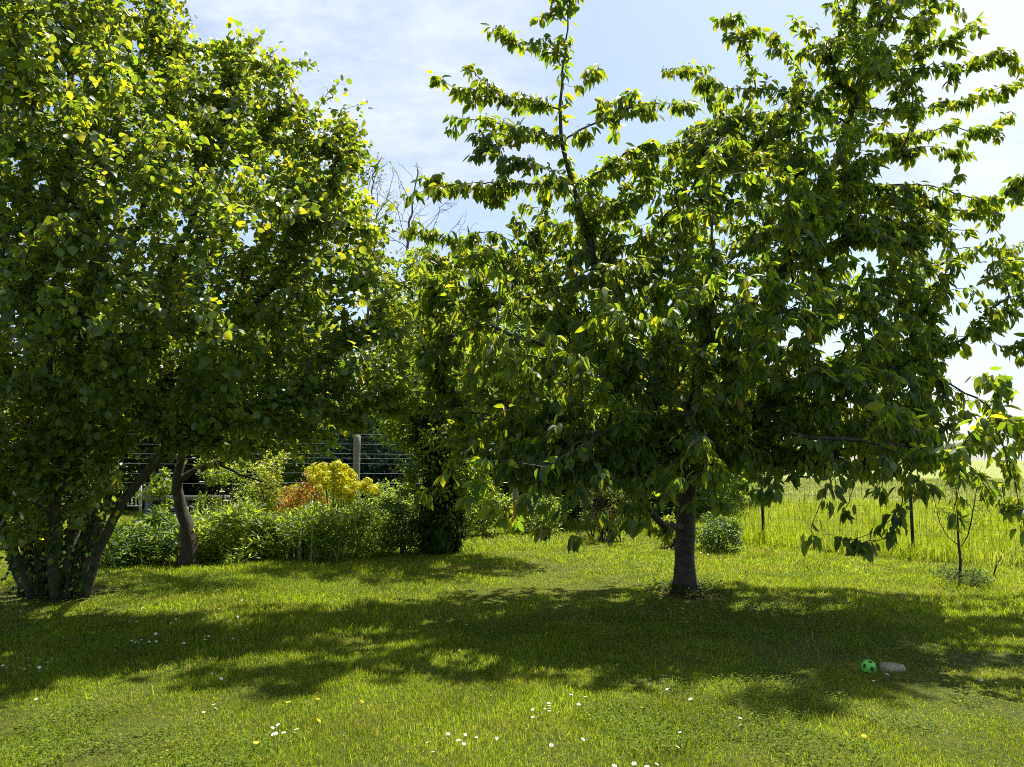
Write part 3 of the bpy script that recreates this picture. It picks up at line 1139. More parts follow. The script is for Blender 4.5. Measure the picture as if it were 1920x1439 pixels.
# ================================================================== HAZEL
YH = 9.0
hb = G(115, 1105)
hazel = empty('hazel_shrub', hb, 'large many-stemmed hazel with rounded leaves filling the left edge of the garden', 'shrub')
ht = Tree(0.0034, 2.15)
stems = [
    ([(70, 1105, 9.3), (40, 1000, 9.2), (10, 880, 9.1), (-20, 700, 9.0), (-60, 450, 8.9), (-80, 200, 8.9)], .055),
    ([(85, 1108, 9.3), (60, 1000, 9.3), (50, 880, 9.3), (60, 700, 9.3), (60, 450, 9.2), (50, 150, 9.2), (60, -80, 9.2)], .05),
    ([(95, 1108, 9.2), (88, 1000, 9.1), (86, 880, 9.0), (90, 700, 8.8), (110, 450, 8.6), (130, 200, 8.5), (140, -50, 8.5)], .05),
    ([(110, 1110, 9.2), (112, 1000, 9.2), (112, 880, 9.3), (130, 700, 9.5), (160, 450, 9.6), (190, 200, 9.6), (200, -50, 9.6)], .055),
    ([(120, 1112, 9.2), (130, 1030, 9.2), (155, 930, 9.2), (175, 820, 9.2), (200, 650, 9.1), (260, 420, 9.1), (310, 220, 9.0), (330, 40, 9.0)], .06),
    ([(130, 1110, 9.1), (150, 1020, 9.0), (180, 940, 8.9), (200, 850, 8.7), (230, 700, 8.5), (320, 500, 8.3), (400, 300, 8.2), (440, 120, 8.2)], .05),
    ([(140, 1110, 9.2), (160, 1010, 9.1), (185, 930, 9.0), (205, 860, 8.9), (260, 760, 8.7), (380, 660, 8.5), (490, 560, 8.4), (580, 420, 8.3), (640, 300, 8.3)], .055),
    ([(150, 1110, 9.4), (185, 1000, 9.5), (215, 900, 9.6), (240, 760, 9.8), (330, 560, 10), (430, 380, 10), (520, 220, 10), (550, 140, 10)], .05),
    ([(60, 1108, 9.0), (20, 1020, 8.8), (-40, 900, 8.6), (-100, 750, 8.4), (-140, 500, 8.3)], .045),
    ([(105, 1112, 9.0), (100, 1000, 8.6), (120, 850, 8.2), (150, 650, 7.8), (180, 450, 7.6), (200, 300, 7.5)], .04),
    ([(135, 1105, 9.4), (145, 960, 9.8), (150, 800, 10.2), (180, 600, 10.4), (200, 350, 10.5), (240, 120, 10.5)], .05),
    ([(75, 1108, 9.5), (70, 950, 9.8), (20, 700, 10.3), (0, 450, 10.5), (10, 200, 10.5)], .05),
    ([(160, 1105, 9.0), (190, 1020, 8.8), (240, 930, 8.5), (310, 850, 8.1), (420, 790, 7.8), (520, 740, 7.7)], .035),
    ([(45, 1105, 9.2), (15, 1010, 9.1), (-15, 900, 9.0), (-40, 700, 9.0)], .06),
    ([(100, 1112, 9.3), (104, 1000, 9.4), (108, 880, 9.5), (100, 640, 9.6)], .06),
    ([(78, 1110, 9.1), (72, 1010, 9.0), (66, 900, 8.9), (60, 760, 8.9), (70, 560, 8.8)], .06),
    ([(148, 1110, 9.1), (172, 1010, 9.0), (198, 900, 9.0), (215, 780, 9.0), (225, 640, 9.0)], .055),
    ([(118, 1112, 9.0), (140, 1000, 9.2), (168, 880, 9.4), (190, 720, 9.5)], .05),
    ([(125, 1112, 9.0), (128, 1020, 8.8), (140, 900, 8.5), (140, 760, 8.3), (120, 600, 8.1)], .035),
]
for pts, r0 in stems:
    q = [P(*v) for v in pts]
    q[0][2] = max(q[0][2], 0) - 0.08
    k = len(q)
    ht.path(q, rads=[0.82 * r0 * (1 - i / (k - 1)) ** 0.8 * 1.0 + 0.003 for i in range(k)], jit=0.008)
hmass = [(-260, -330), (180, -330), (310, -20), (335, 50), (400, 85), (470, 80), (510, 110), (560, 130), (550, 190), (600, 225), (640, 200), (670, 240), (670, 300),
         (690, 390), (720, 450), (735, 520), (775, 590), (800, 690), (780, 760), (700, 790), (650, 815), (610, 835), (560, 840), (500, 845), (440, 845), (390, 855),
         (340, 830), (290, 800), (250, 830), (200, 850), (100, 850), (0, 880), (-220, 900)]


def hz_mid(x, y):
    return YH - 0.5 - 0.4 * min(1, max(0, (y - 300) / 500)) + 0.0007 * (x - 200)


tg = fill(hmass, 4900, YH, 2.0, hollow=0.25, ymidfun=hz_mid, zmin=0.8, gap=[(610, 190, 40, 26), (380, 60, 30, 20)], sunny=True, thin=(430, 420, 1.1), lump=0.3)
# thin lower skirt in front of the stems
tg2 = fill([(-150, 800), (60, 780), (230, 790), (260, 860), (200, 940), (60, 1020), (-150, 1020)], 170, 8.4, 0.8, zmin=0.3)
tips = ht.grow(np.concatenate([tg, tg2]), w=0.22, sag=0.04)
spr = [[(340, 60), (356, 35), (357, 32)], [(440, 110), (448, 60), (446, 48)], [(470, 100), (478, 70)], [(545, 130), (570, 112), (582, 122)], [(590, 210), (612, 178), (636, 156)],
       [(640, 215), (665, 198), (672, 195)], [(680, 330), (695, 310)], [(670, 250), (682, 270), (686, 285)], [(720, 430), (722, 395)], [(340, 20), (330, 0)], [(505, 105), (520, 92)],
       [(600, 800), (620, 830), (600, 850)], [(660, 770), (690, 780)], [(540, 810), (560, 850)], [(380, 840), (400, 880)], [(440, 830), (460, 860)]]
stips = []
for f in spr:
    ids = ht.path([P(x, y, 8.4) for x, y in f], start=-2, step=0.06, jit=0.004)
    stips.append(ids)
hp, hd, hside = [], [], []


def shoot(ids, tree, gapm):
    acc = rng.random() * gapm
    s = 1
    for a in range(1, len(ids)):
        p, q = tree.p[ids[a - 1]], tree.p[ids[a]]
        L = np.linalg.norm(q - p)
        u = 0
        acc += L
        while acc > gapm:
            acc -= gapm
            hp.append(p + (q - p) * rng.random())
            hd.append((q - p) / (L + 1e-9))
            hside.append(s)
            s = -s
    hp.append(tree.p[ids[-1]])
    hd.append(nrmz((tree.p[ids[-1]] - tree.p[ids[-2]])[None])[0])
    hside.append(0)


for tp in tips:
    ids = [tp]
    L = 0
    while L < 0.42 and ht.par[ids[-1]] >= 0:
        q = ht.par[ids[-1]]
        L += np.linalg.norm(ht.p[q] - ht.p[ids[-1]])
        ids.append(q)
    ids = ids[::-1]
    if len(ids) > 1:
        shoot(ids, ht, 0.048)
for ids in stips:
    shoot(ids[-min(len(ids), 12):], ht, 0.028)
ht.build(hazel, M['bark_hazel'], names=('stems', 'branches'), split=0.025)


def hazel_leaves(hp, hd, hside, size, parent, mat, tpl=T_HAZEL, name='foliage', spread=0.045, dup=2):
    hp, hd, hs = np.array(hp), np.array(hd), np.array(hside)
    hp = np.repeat(hp, dup, 0)
    hd = np.repeat(hd, dup, 0)
    hs = np.repeat(hs, dup)
    n = len(hp)
    up = np.array((0, 0, 1.0))
    sv = nrmz(np.cross(hd, up) + rng.normal(0, 0.3, (n, 3)))
    sgn = np.where(hs == 0, rng.uniform(-.4, .4, n), hs)
    out = sv * sgn[:, None] * 0.9 + hd * 0.5 + rng.normal(0, 0.3, (n, 3))
    pos = hp + nrmz(out) * rng.uniform(0.01, spread, n)[:, None] + rng.normal(0, 0.045, (n, 3))
    dr = out + np.array((0, 0, -1)) * rng.uniform(-0.1, 1.1, n)[:, None]
    nr = np.array((0, -0.2, 0.8)) + rng.normal(0, 0.6, (n, 3))
    leaves(name, tpl, pos, dr, nr, rng.uniform(*size, n), mat, parent)
    return n


print('hazel leaves', hazel_leaves(hp, hd, hside, (0.036, 0.092), hazel, M['hazel_leaf']))

# ivy round the hazel base
n = 900
k = rng.integers(0, len(stems), n)
ivp = []
for i in range(n):
    pts = stems[k[i]][0]
    u = rng.random() ** 1.3 * 1.6
    a = min(int(u), len(pts) - 2)
    f = u - a
    q = P(*pts[a]) * (1 - f) + P(*pts[a + 1]) * f
    ivp.append(q + rng.normal(0, 0.07, 3) + (0, -0.05, 0))
ivp = np.array(ivp)
ivp[:, 2] = np.maximum(ivp[:, 2], 0.02)
az = rng.random(n) * 6.283
leaves('ivy', T_HAZEL, ivp, np.stack([np.cos(az), np.sin(az) - 0.3, -rng.random(n)], 1), np.stack([rng.normal(0, .4, n), -np.ones(n), rng.random(n)], 1),
       rng.uniform(0.04, 0.08, n), M['ivy_leaf'], hazel)


# ================================================================== small tree behind the bed (dark curved trunk)
def leafy_tree(name, label, cat, base, paths, poly, ntg, Ymid, thick, leafmat, barkmat, size, tpl, group=None, zmin=0.5, gapm=0.06, back=0.6, dup=2, grow=1.2, extra=None, ymf=None, tmin=0.35):
    o = empty(name, base, label, cat, group)
    tr = Tree(0.0035, 2.1)
    first = True
    root = None
    for pts, rads in paths:
        q = [np.asarray(P(*v)) for v in pts]
        if first:
            q[0] = np.array(base) + np.array((0, 0, -0.06))
            tr.path(q, rads=rads, jit=0.008)
            first = False
        else:
            tr.path(q, start=-2, rads=rads, jit=0.008)
    tg = fill(poly, ntg, Ymid, thick, zmin=zmin, grow=grow, ymidfun=ymf, tmin=tmin)
    tips = tr.grow(tg, w=0.25, sag=0.03)
    a, b, c = [], [], []
    global hp, hd, hside
    hp, hd, hside = a, b, c
    for tp in tips:
        ids = [tp]
        L = 0
        while L < back and tr.par[ids[-1]] >= 0:
            q = tr.par[ids[-1]]
            L += np.linalg.norm(tr.p[q] - tr.p[ids[-1]])
            ids.append(q)
        ids = ids[::-1]
        if len(ids) > 1:
            shoot(ids, tr, gapm)
    tr.build(o, barkmat)
    if a:
        hazel_leaves(a, b, c, size, o, leafmat, tpl, dup=dup)
    return o


bt = G(352, 1062)
leafy_tree('small_tree', 'small tree with a dark leaning trunk rising from the flower bed beside the hazel', 'tree', bt,
           [([(352, 1062, bt[1]), (352, 1000, bt[1]), (335, 940, bt[1]), (332, 890, bt[1]), (340, 850, bt[1]), (330, 780, bt[1]), (320, 680, bt[1])], [.15, .105, .08, .07, .06, .045, .03]),
            ([(345, 895, bt[1]), (390, 872, bt[1] - .2), (440, 850, bt[1] - .4), (500, 760, bt[1] - .5), (560, 680, bt[1] - .4)], [.05, .04, .03, .02, .01]),
            ([(400, 865, bt[1] - .2), (450, 890, bt[1] - .6), (500, 905, bt[1] - .9)], [.025, .018, .01]),
            ([(340, 840, bt[1]), (400, 760, bt[1] + .3), (440, 640, bt[1] + .4)], [.05, .035, .02])],
           [(220, 640), (450, 560), (620, 560), (700, 660), (650, 770), (560, 810), (470, 840), (400, 850), (330, 840), (250, 800)], 260, bt[1] - 0.6, 1.4,
           M['hazel_leaf'], M['bark_dark'], (0.06, 0.1), T_SMALL, zmin=1.5)

# ================================================================== ivy-clad elder
be = G(822, 1038)
elder = leafy_tree('elder_tree', 'tree with thick ivy-wrapped dark trunk and yellow-green crown, right end of the bed', 'tree', be,
           [([(822, 1038, be[1]), (824, 960, be[1]), (818, 880, be[1]), (815, 800, be[1]), (810, 700, be[1]), (800, 620, be[1])], [.26, .20, .18, .14, .09, .05]),
            ([(815, 840, be[1]), (770, 780, be[1] - .3), (730, 720, be[1] - .4)], [.06, .04, .02]),
            ([(815, 840, be[1]), (870, 780, be[1] - .3), (920, 700, be[1] - .3)], [.06, .04, .02]),
            ([(815, 800, be[1]), (900, 700, be[1] + .4), (1000, 620, be[1] + .6)], [.06, .04, .02]),
            ([(805, 700, be[1]), (780, 600, be[1]), (770, 520, be[1])], [.05, .03, .015])],
           [(690, 640), (700, 520), (745, 470), (830, 455), (940, 480), (1060, 520), (1130, 600), (1120, 720), (1050, 800), (960, 840), (940, 900), (900, 960), (850, 980), (780, 960), (750, 880), (735, 830), (690, 820), (680, 740)], 900, be[1] - 0.2, 1.7,
           M['elder_leaf'], M['bark_dark'], (0.06, 0.11), T_SMALL, zmin=0.45, back=0.5)
n = 6500
u = rng.random(n) ** 0.9
zz_ = 0.02 + u * 2.7
ang = rng.random(n) * 6.283
rr = (0.26 + 0.08 * np.sin(ang * 3 + zz_ * 2.5) + 0.08 * np.sin(zz_ * 3.4 + 0.6)) * rng.uniform(0.75, 1.25, n) * (0.72 + 0.28 * np.minimum(1, zz_ / 0.45)) * (1 + 0.5 * (rng.random(n) < 0.1))
pos = np.stack([be[0] + 0.02 + rr * np.cos(ang), be[1] + rr * np.sin(ang), zz_], 1)
leaves('ivy', T_HAZEL, pos, np.stack([np.cos(ang) * .6, np.sin(ang) * .6, -np.ones(n)], 1) + rng.normal(0, .25, (n, 3)),
       np.stack([np.cos(ang), np.sin(ang), np.full(n, .5)], 1) + rng.normal(0, .3, (n, 3)), rng.uniform(0.05, 0.1, n), M['ivy_leaf'], elder)


# ================================================================== bushes
def bush(name, label, cat, px0, px1, ytop, Y, n, mat, size=(0.05, 0.09), tpl=T_SMALL, depth=None, clumps=28, group=None, zbase=0.0, upright=0.3, stems=9, bark='bark_dark', lump=0.22, droop=0.5, vpow=0.8, leafname='foliage'):
    """a rounded plant standing at depth Y whose foliage spans px0..px1 and reaches pixel row ytop"""
    xc = P((px0 + px1) / 2, 900, Y)[0]
    rx = (px1 - px0) / 2 / FPX * Y
    H = P(960, ytop, Y)[2]
    ry = depth or rx
    g0 = float(gz(np.array(xc), np.array(Y)))
    o = empty(name, (xc, Y, g0), label, cat, group)
    c = np.zeros((clumps, 3))
    th = rng.random(clumps) * 6.283
    rad = np.sqrt(rng.random(clumps)) * 0.85
    c[:, 0] = xc + rx * rad * np.cos(th)
    c[:, 1] = Y + ry * rad * np.sin(th)
    cr = lump * rx * rng.uniform(0.8, 1.5, clumps)
    topz = np.maximum(H * (1 - 0.32 * rad ** 2) - cr * 0.8, zbase + 0.1)
    c[:, 2] = zbase + 0.04 + (topz - zbase) * rng.random(clumps) ** vpow
    k = rng.integers(0, clumps, n)
    v = nrmz(rng.normal(0, 1, (n, 3))) * (rng.random(n) ** 0.4)[:, None]
    pos = c[k] + v * cr[k][:, None] * np.array((1, 1, 0.9))
    pos[:, 2] = np.maximum(pos[:, 2], 0.03)
    az = rng.random(n) * 6.283
    dr = np.stack([np.cos(az), np.sin(az), rng.normal(upright, droop, n)], 1) + v * 0.8
    nr = np.stack([rng.normal(0, .6, n), rng.normal(-0.4, .6, n), np.full(n, 0.8)], 1)
    leaves(leafname, tpl, pos, dr, nr, rng.uniform(*size, n), mat, o)
    if stems:
        mb = MB()
        for i in range(stems):
            e_ = c[rng.integers(0, clumps)]
            s_ = np.array((xc, Y, g0 - 0.03)) + np.array((rng.normal(0, rx * 0.18), rng.normal(0, ry * 0.18), 0))
            m_ = (s_ + e_) / 2 + np.array((rng.normal(0, .1 * rx), rng.normal(0, .1 * ry), 0.12 * H))
            uu = np.linspace(0, 1, 7)[:, None]
            pts = (1 - uu) ** 2 * s_ + 2 * uu * (1 - uu) * m_ + uu ** 2 * e_
            mb.tube(pts, np.linspace(0.012, 0.004, 7) * max(1, H / 1.5), 5)
        mb.build('stems', M[bark], o, smooth=True)
    return o


# flower bed, from the hazel to the ivy-clad tree
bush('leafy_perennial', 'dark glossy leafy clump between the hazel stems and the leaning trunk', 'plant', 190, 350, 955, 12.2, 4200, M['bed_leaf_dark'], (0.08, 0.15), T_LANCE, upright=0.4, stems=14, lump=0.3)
bush('leafy_perennial', 'bright green leafy clump just right of the leaning dark trunk', 'plant', 360, 520, 925, 12.6, 4600, M['bed_leaf'], (0.08, 0.15), T_LANCE, upright=0.5, stems=14, lump=0.3)
bush('leafy_perennial', 'pale green clump of narrow leaves below the red-leaved bush', 'plant', 470, 660, 945, 13.0, 5200, M['bed_leaf'], (0.08, 0.14), T_LANCE, upright=0.5, stems=14, lump=0.28)
bush('round_shrub', 'rounded green shrub under the round wooden fence post', 'shrub', 610, 750, 925, 13.5, 4500, M['bed_leaf'], (0.04, 0.07), T_SMALL, stems=10, lump=0.28)
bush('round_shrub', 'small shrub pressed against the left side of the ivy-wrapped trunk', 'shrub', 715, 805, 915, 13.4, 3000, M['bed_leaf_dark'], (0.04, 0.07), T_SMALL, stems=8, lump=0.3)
bush('golden_shrub', 'golden green shrub above the red-leaved bush in the bed', 'shrub', 455, 570, 832, 15.2, 3000, M['yellow_leaf'], (0.05, 0.085), T_SMALL, stems=10, lump=0.26)
bush('photinia', 'bush with orange and red young leaves beside the yellow flower heads', 'shrub', 524, 618, 885, 14.2, 2100, M['red_leaf'], (0.06, 0.1), T_LANCE, upright=0.9, stems=12, lump=0.26, zbase=0.5)
bush('low_shrub', 'low green shrub behind the round shrub, right of the wooden post', 'shrub', 670, 800, 880, 15.2, 3800, M['bed_leaf'], (0.05, 0.08), T_SMALL, stems=8, lump=0.28)
bush('arching_shrub', 'arching green shrub behind the leaning dark trunk', 'shrub', 262, 335, 868, 14.5, 1300, M['elder_leaf'], (0.06, 0.1), T_SMALL, stems=8, lump=0.25)

# rose bush with pale flowers
rose = bush('rose_bush', 'loose rose bush with a few white blooms behind the leafy clump', 'rose bush', 358, 485, 835, 14.4, 3600, M['elder_leaf'], (0.04, 0.07), T_SMALL, stems=12, lump=0.22)


def blossom(name, p, r, mat, parent):
    mb = MB()
    for ring, (k, rr, tz) in enumerate(((7, 1.0, 0.25), (6, 0.7, 0.7), (4, 0.4, 1.3))):
        for i in range(k):
            a = i * 6.283 / k + ring * 0.5 + rng.normal(0, .1)
            d = np.array((math.cos(a), math.sin(a), tz))
            d /= np.linalg.norm(d)
            s = np.array((-math.sin(a), math.cos(a), 0))
            b0 = p
            mb.add([b0, b0 + d * rr * r * 0.6 - s * r * 0.45 * rr, b0 + d * rr * r, b0 + d * rr * r * 0.6 + s * r * 0.45 * rr], [(0, 1, 2, 3)])
    return mb.build(name, mat, parent)


for x, y in ((378, 905), (417, 923), (363, 860), (352, 832), (424, 940), (440, 886)):
    blossom('flower', P(x, y, 13.6), 0.055, M['petal'], rose)
for x, y in ((413, 822), (419, 830)):
    blossom('flower', P(x, y, 13.6), 0.06, M['pink'], rose)

# euphorbia with globes of yellow bracts
eu = bush('euphorbia', 'euphorbia covered in bright yellow flower heads in front of the wooden post', 'plant', 555, 715, 900, 14.5, 3200, M['bed_leaf'], (0.05, 0.09), T_LANCE, stems=0, lump=0.28)
n = 150
v = nrmz(rng.normal(0, 1, (n, 3)))
v[:, 2] = v[:, 2] * 0.9 + 0.15
az = rng.random(n) * 6.283
head0 = leaves('flower_head', T_ROUND, v * np.array((0.062, 0.062, 0.075)), np.stack([np.cos(az), np.sin(az), rng.normal(0, .3, n)], 1), v, rng.uniform(0.022, 0.034, n), M['euphorbia'], None)
heads = [(580, 880), (592, 874), (607, 872), (622, 873), (633, 870), (645, 876), (655, 884), (663, 892), (590, 888), (603, 887), (617, 886), (630, 888), (642, 892), (652, 900), (612, 899),
         (600, 902), (626, 900), (637, 904), (597, 912), (611, 908), (632, 918), (646, 916), (658, 922), (688, 902), (690, 914), (680, 908), (668, 908), (585, 895), (700, 915), (655, 932),
         (625, 912), (643, 928)]
mbs = MB()
for i, (x, y) in enumerate(heads):
    Yh = 13.85 + rng.uniform(-0.25, 0.25)
    p = P(x, y + 4, Yh)
    h = head0 if i == 0 else head0.copy()
    if i:
        col.objects.link(h)
    h.parent = eu
    h.location = [float(q) for q in (p - np.array(eu.location))]
    h.rotation_euler = (rng.normal(0, .15), rng.normal(0, .15), rng.random() * 6)
    s = rng.uniform(1.0, 1.4)
    h.scale = (s, s, s)
    b0 = np.array((p[0] * 0.6 + eu.location[0] * 0.4, Yh * 0.5 + eu.location[1] * 0.5, 0.02))
    mbs.tube([b0, (b0 + p) / 2 + (rng.normal(0, .02), 0, 0.03), p - (0, 0, .03)], [0.008, 0.006, 0.005], 5)
mbs.build('stems', M['stem'], eu, smooth=True)


# strappy leaves
def strappy(name, label, cat, px, py, n, hgt, spread, mat, w=0.02, lean=0.5, group=None):
    b0 = G(px, py)
    o = empty(name, b0, label, cat, group)
    V, Q = [], []
    for i in range(n):
        a = rng.random() * 6.283
        L = hgt * rng.uniform(0.6, 1.15)
        ln = abs(rng.normal(0, lean))
        s = np.array((-math.sin(a), math.cos(a), 0)) * w / 2 * rng.uniform(0.7, 1.2)
        o0 = b0 + np.array((rng.normal(0, spread), rng.normal(0, spread), -0.02))
        k = 6
        base = len(V) * 0 + sum(len(v) for v in V)
        rows = []
        for j in range(k):
            u = j / (k - 1)
            p = o0 + np.array((math.cos(a) * ln * L * u * u, math.sin(a) * ln * L * u * u, L * (u - 0.35 * ln * u ** 3)))
            ww = (1 - u ** 3) + 0.02
            rows += [p - s * ww, p + s * ww]
        V.append(np.array(rows))
        for j in range(k - 1):
            Q.append((base + 2 * j, base + 2 * j + 1, base + 2 * j + 3, base + 2 * j + 2))
    mesh_np('leaves', np.concatenate(V), [np.array(Q)], mat, o)
    return o


strappy('iris_clump', 'fans of pale strap-like iris leaves in front of the red-leaved bush', 'plant', 598, 1047, 110, 0.86, 0.26, M['strap'], 0.02, 0.6)
strappy('iris_clump', 'a few thin dark upright leaves beside the thin sapling', 'plant', 1840, 1098, 16, 0.42, 0.12, M['bed_leaf_dark'], 0.012, 0.35)
strappy('grass_clump', 'clump of arching pale grass at the foot of the sapling', 'plant', 1775, 1085, 90, 0.2, 0.13, M['grey_leaf'], 0.008, 0.9)

# bushes along the mesh fence and past the cherry
bush('hedge_plant', 'light green weedy bush just right of the ivy-wrapped trunk', 'shrub', 862, 960, 905, 16.5, 2600, M['bed_leaf'], (0.05, 0.09), T_SMALL, stems=8, lump=0.26)
bush('hedge_plant', 'leafy green bush left of the reddish twiggy shrub', 'shrub', 945, 1075, 918, 17.0, 2800, M['bed_leaf'], (0.05, 0.09), T_SMALL, stems=8, lump=0.26)
bush('twiggy_shrub', 'twiggy shrub with maroon-tinted leaves below the low cherry branches', 'shrub', 1075, 1195, 885, 15.3, 1700, M['maroon_leaf'], (0.04, 0.07), T_SMALL, stems=26, lump=0.18, vpow=0.6)
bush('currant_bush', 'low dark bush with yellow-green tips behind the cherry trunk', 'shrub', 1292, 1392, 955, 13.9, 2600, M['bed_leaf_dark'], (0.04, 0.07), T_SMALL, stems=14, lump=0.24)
bush('currant_bush', 'small yellow-green bush showing left of the cherry trunk', 'shrub', 1236, 1282, 965, 14.4, 900, M['yellow_leaf'], (0.04, 0.07), T_SMALL, stems=8, lump=0.3)
bush('ground_cover_plant', 'low grey-green cushion plant under the thin sapling', 'plant', 1735, 1850, 1068, 10.2, 1500, M['grey_leaf'], (0.02, 0.045), T_SMALL, stems=0, lump=0.2, upright=0.6)

# thin sapling
sb = G(1800, 1094)
sap = empty('sapling', sb, 'thin young sapling with sparse small leaves inside the mesh fence', 'tree')
st = Tree(0.002, 2.1)
ids = st.path([sb + (0, 0, -.03), P(1800, 1050, sb[1]), P(1798, 1022, sb[1]), P(1795, 960, sb[1]), P(1790, 890, sb[1])], rads=[.02, .017, .016, .01, .006], jit=.002)
st.path(PP([(1803, 1025, sb[1]), (1815, 1005, sb[1]), (1824, 960, sb[1]), (1835, 900, sb[1])]), start=-2, rads=[.008, .008, .007, .004], jit=.003)
st.path(PP([(1797, 1022, sb[1]), (1778, 1008, sb[1]), (1762, 980, sb[1]), (1750, 930, sb[1])]), start=-2, rads=[.006, .006, .005, .003], jit=.003)
tips = st.grow(fill([(1745, 880), (1860, 870), (1870, 960), (1830, 1000), (1775, 1000), (1745, 960)], 70, sb[1], 0.35), w=.2, jit=.004)
st.build(sap, M['bark_dark'], split=0.007)
hp, hd, hside = [], [], []
for tp in tips:
    ids = [tp, st.par[tp]]
    ids = [st.par[st.par[tp]] if st.par[st.par[tp]] >= 0 else st.par[tp]] + ids[::-1]
    shoot(ids, st, 0.04)
hazel_leaves(hp, hd, hside, (0.03, 0.05), sap, M['bed_leaf'], T_SMALL, dup=1)
# leaning stick
s0 = G(1860, 1083)
mb = MB()
mb.tube([s0 + (0, 0, -.03), P(1868, 1062, s0[1]), P(1878, 1042, s0[1])], [0.011, 0.011, 0.009], 6)
ob = mb.build('stick', M['bark_hazel'], smooth=True)
tag(ob, 'short bare stick leaning in the grass right of the sapling', 'stick')

# ================================================================== background hedge and trees
hedge = [(-140, 60, 640, 25), (40, 240, 620, 25.5), (220, 420, 600, 26), (390, 560, 640, 25.5), (520, 720, 640, 22), (680, 900, 620, 22.5), (860, 1080, 640, 21), (1040, 1240, 690, 20), (1200, 1360, 760, 21)]
hl = ['dark hedge shrub at the left edge behind the hazel', 'dark hedge shrub behind the hazel stems', 'dark hedge shrub behind the leaning trunk and metal frame',
      'dark hedge shrub behind the rose bush', 'dark hedge shrub behind the wooden fence post', 'dark hedge shrub behind the ivy-wrapped tree', 'hedge shrub behind the lower left cherry boughs',
      'hedge shrub left of the cherry trunk, beyond the fence', 'lowest hedge shrub, right behind the cherry trunk']
for (a0, a1, yt, Y), l in zip(hedge, hl):
    bush('hedge_shrub', l, 'hedge shrub', a0 - 25, a1 + 25, yt, Y, 9500, M['hedge_leaf'], (0.12, 0.21), T_SMALL, depth=1.8, clumps=110, stems=10, lump=0.36, vpow=1.0, group='dark hedge behind the garden')
bg = [('tall bushy tree rising behind the gap between hazel and cherry', 690, 950, 490, 26), ('broad tree behind the left boughs of the cherry', 900, 1180, 520, 27),
      ('tree behind the middle of the cherry crown', 1120, 1330, 545, 26), ('smaller tree behind the cherry, where the tree line drops to the field', 1290, 1440, 650, 27),
      ('tree far behind the middle of the hazel', 380, 640, 470, 27), ('tree far behind the left side of the hazel', 60, 380, 480, 26)]
for l, a0, a1, yt, Y in bg:
    o = bush('background_tree', l, 'tree', a0, a1, yt, Y, 12000, M['hedge_leaf'], (0.15, 0.25), T_SMALL, depth=2.6, clumps=120, stems=16, lump=0.28, zbase=0.3, vpow=0.8, leafname='crown', bark='bark_grey')

# conifer-dark backdrop just behind the wire fence
bush('yew_bush', 'very dark dense bush directly behind the strained wires', 'shrub', 580, 800, 800, 19.2, 12000, M['conifer'], (0.10, 0.18), T_SMALL, depth=1.0, clumps=130, stems=8, lump=0.32, vpow=1.0)
bush('yew_bush', 'very dark bush beyond the far lawn, seen left of the leaning trunk', 'shrub', 285, 400, 790, 24.6, 7000, M['conifer'], (0.10, 0.18), T_SMALL, depth=1.0, clumps=90, stems=8, lump=0.32, vpow=1.0)


# bare trees against the sky
def bare_tree(label, base_px, Y, trunk_pts, poly, n, leafy=False, r=0.05, zlim=1.0):
    bx = P(base_px, 900, Y)[0]
    o = empty('bare_tree', (bx, Y, 0), label, 'tree')
    tr = Tree(0.007, 2.8)
    ids = tr.path([np.array((bx, Y, -0.1))] + [P(x, y, Y) for x, y in trunk_pts], rads=[r] + [r * (1 - 0.75 * i / len(trunk_pts)) for i in range(1, len(trunk_pts) + 1)], step=0.3, jit=0.03)
    tips = tr.grow(fill(poly, n, Y, 1.2, zmin=zlim), w=0.55, sag=-0.15, step=0.25, jit=0.03)
    tr.build(o, M['bark_grey'], split=0.04)
    if leafy:
        global hp, hd, hside
        hp, hd, hside = [], [], []
        for tp in tips:
            ids = [tp, tr.par[tp]][::-1]
            shoot(ids, tr, 0.16)
        hazel_leaves(hp, hd, hside, (0.08, 0.13), o, M['hedge_leaf'], T_SMALL, dup=1)
    return o


bare_tree('leafless tree with fine grey twigs against the sky', 765, 29, [(768, 560), (766, 440), (770, 400), (778, 360), (782, 305)],
          [(700, 340), (735, 300), (783, 290), (800, 340), (860, 360), (885, 400), (870, 450), (820, 470), (700, 450), (690, 400)], 110, r=0.07, zlim=6)
bare_tree('thin tree with a few small leaves beside the hazel top', 690, 28, [(692, 560), (690, 440), (695, 380), (700, 330), (715, 297)],
          [(665, 310), (700, 290), (730, 295), (745, 340), (745, 400), (700, 460), (670, 420)], 120, leafy=True, r=0.055, zlim=6)
bare_tree('distant leafless treetop just above the leaves', 880, 32, [(882, 560), (880, 460), (878, 425)], [(850, 430), (885, 412), (915, 440), (910, 480), (850, 480)], 26, r=0.1, zlim=6)

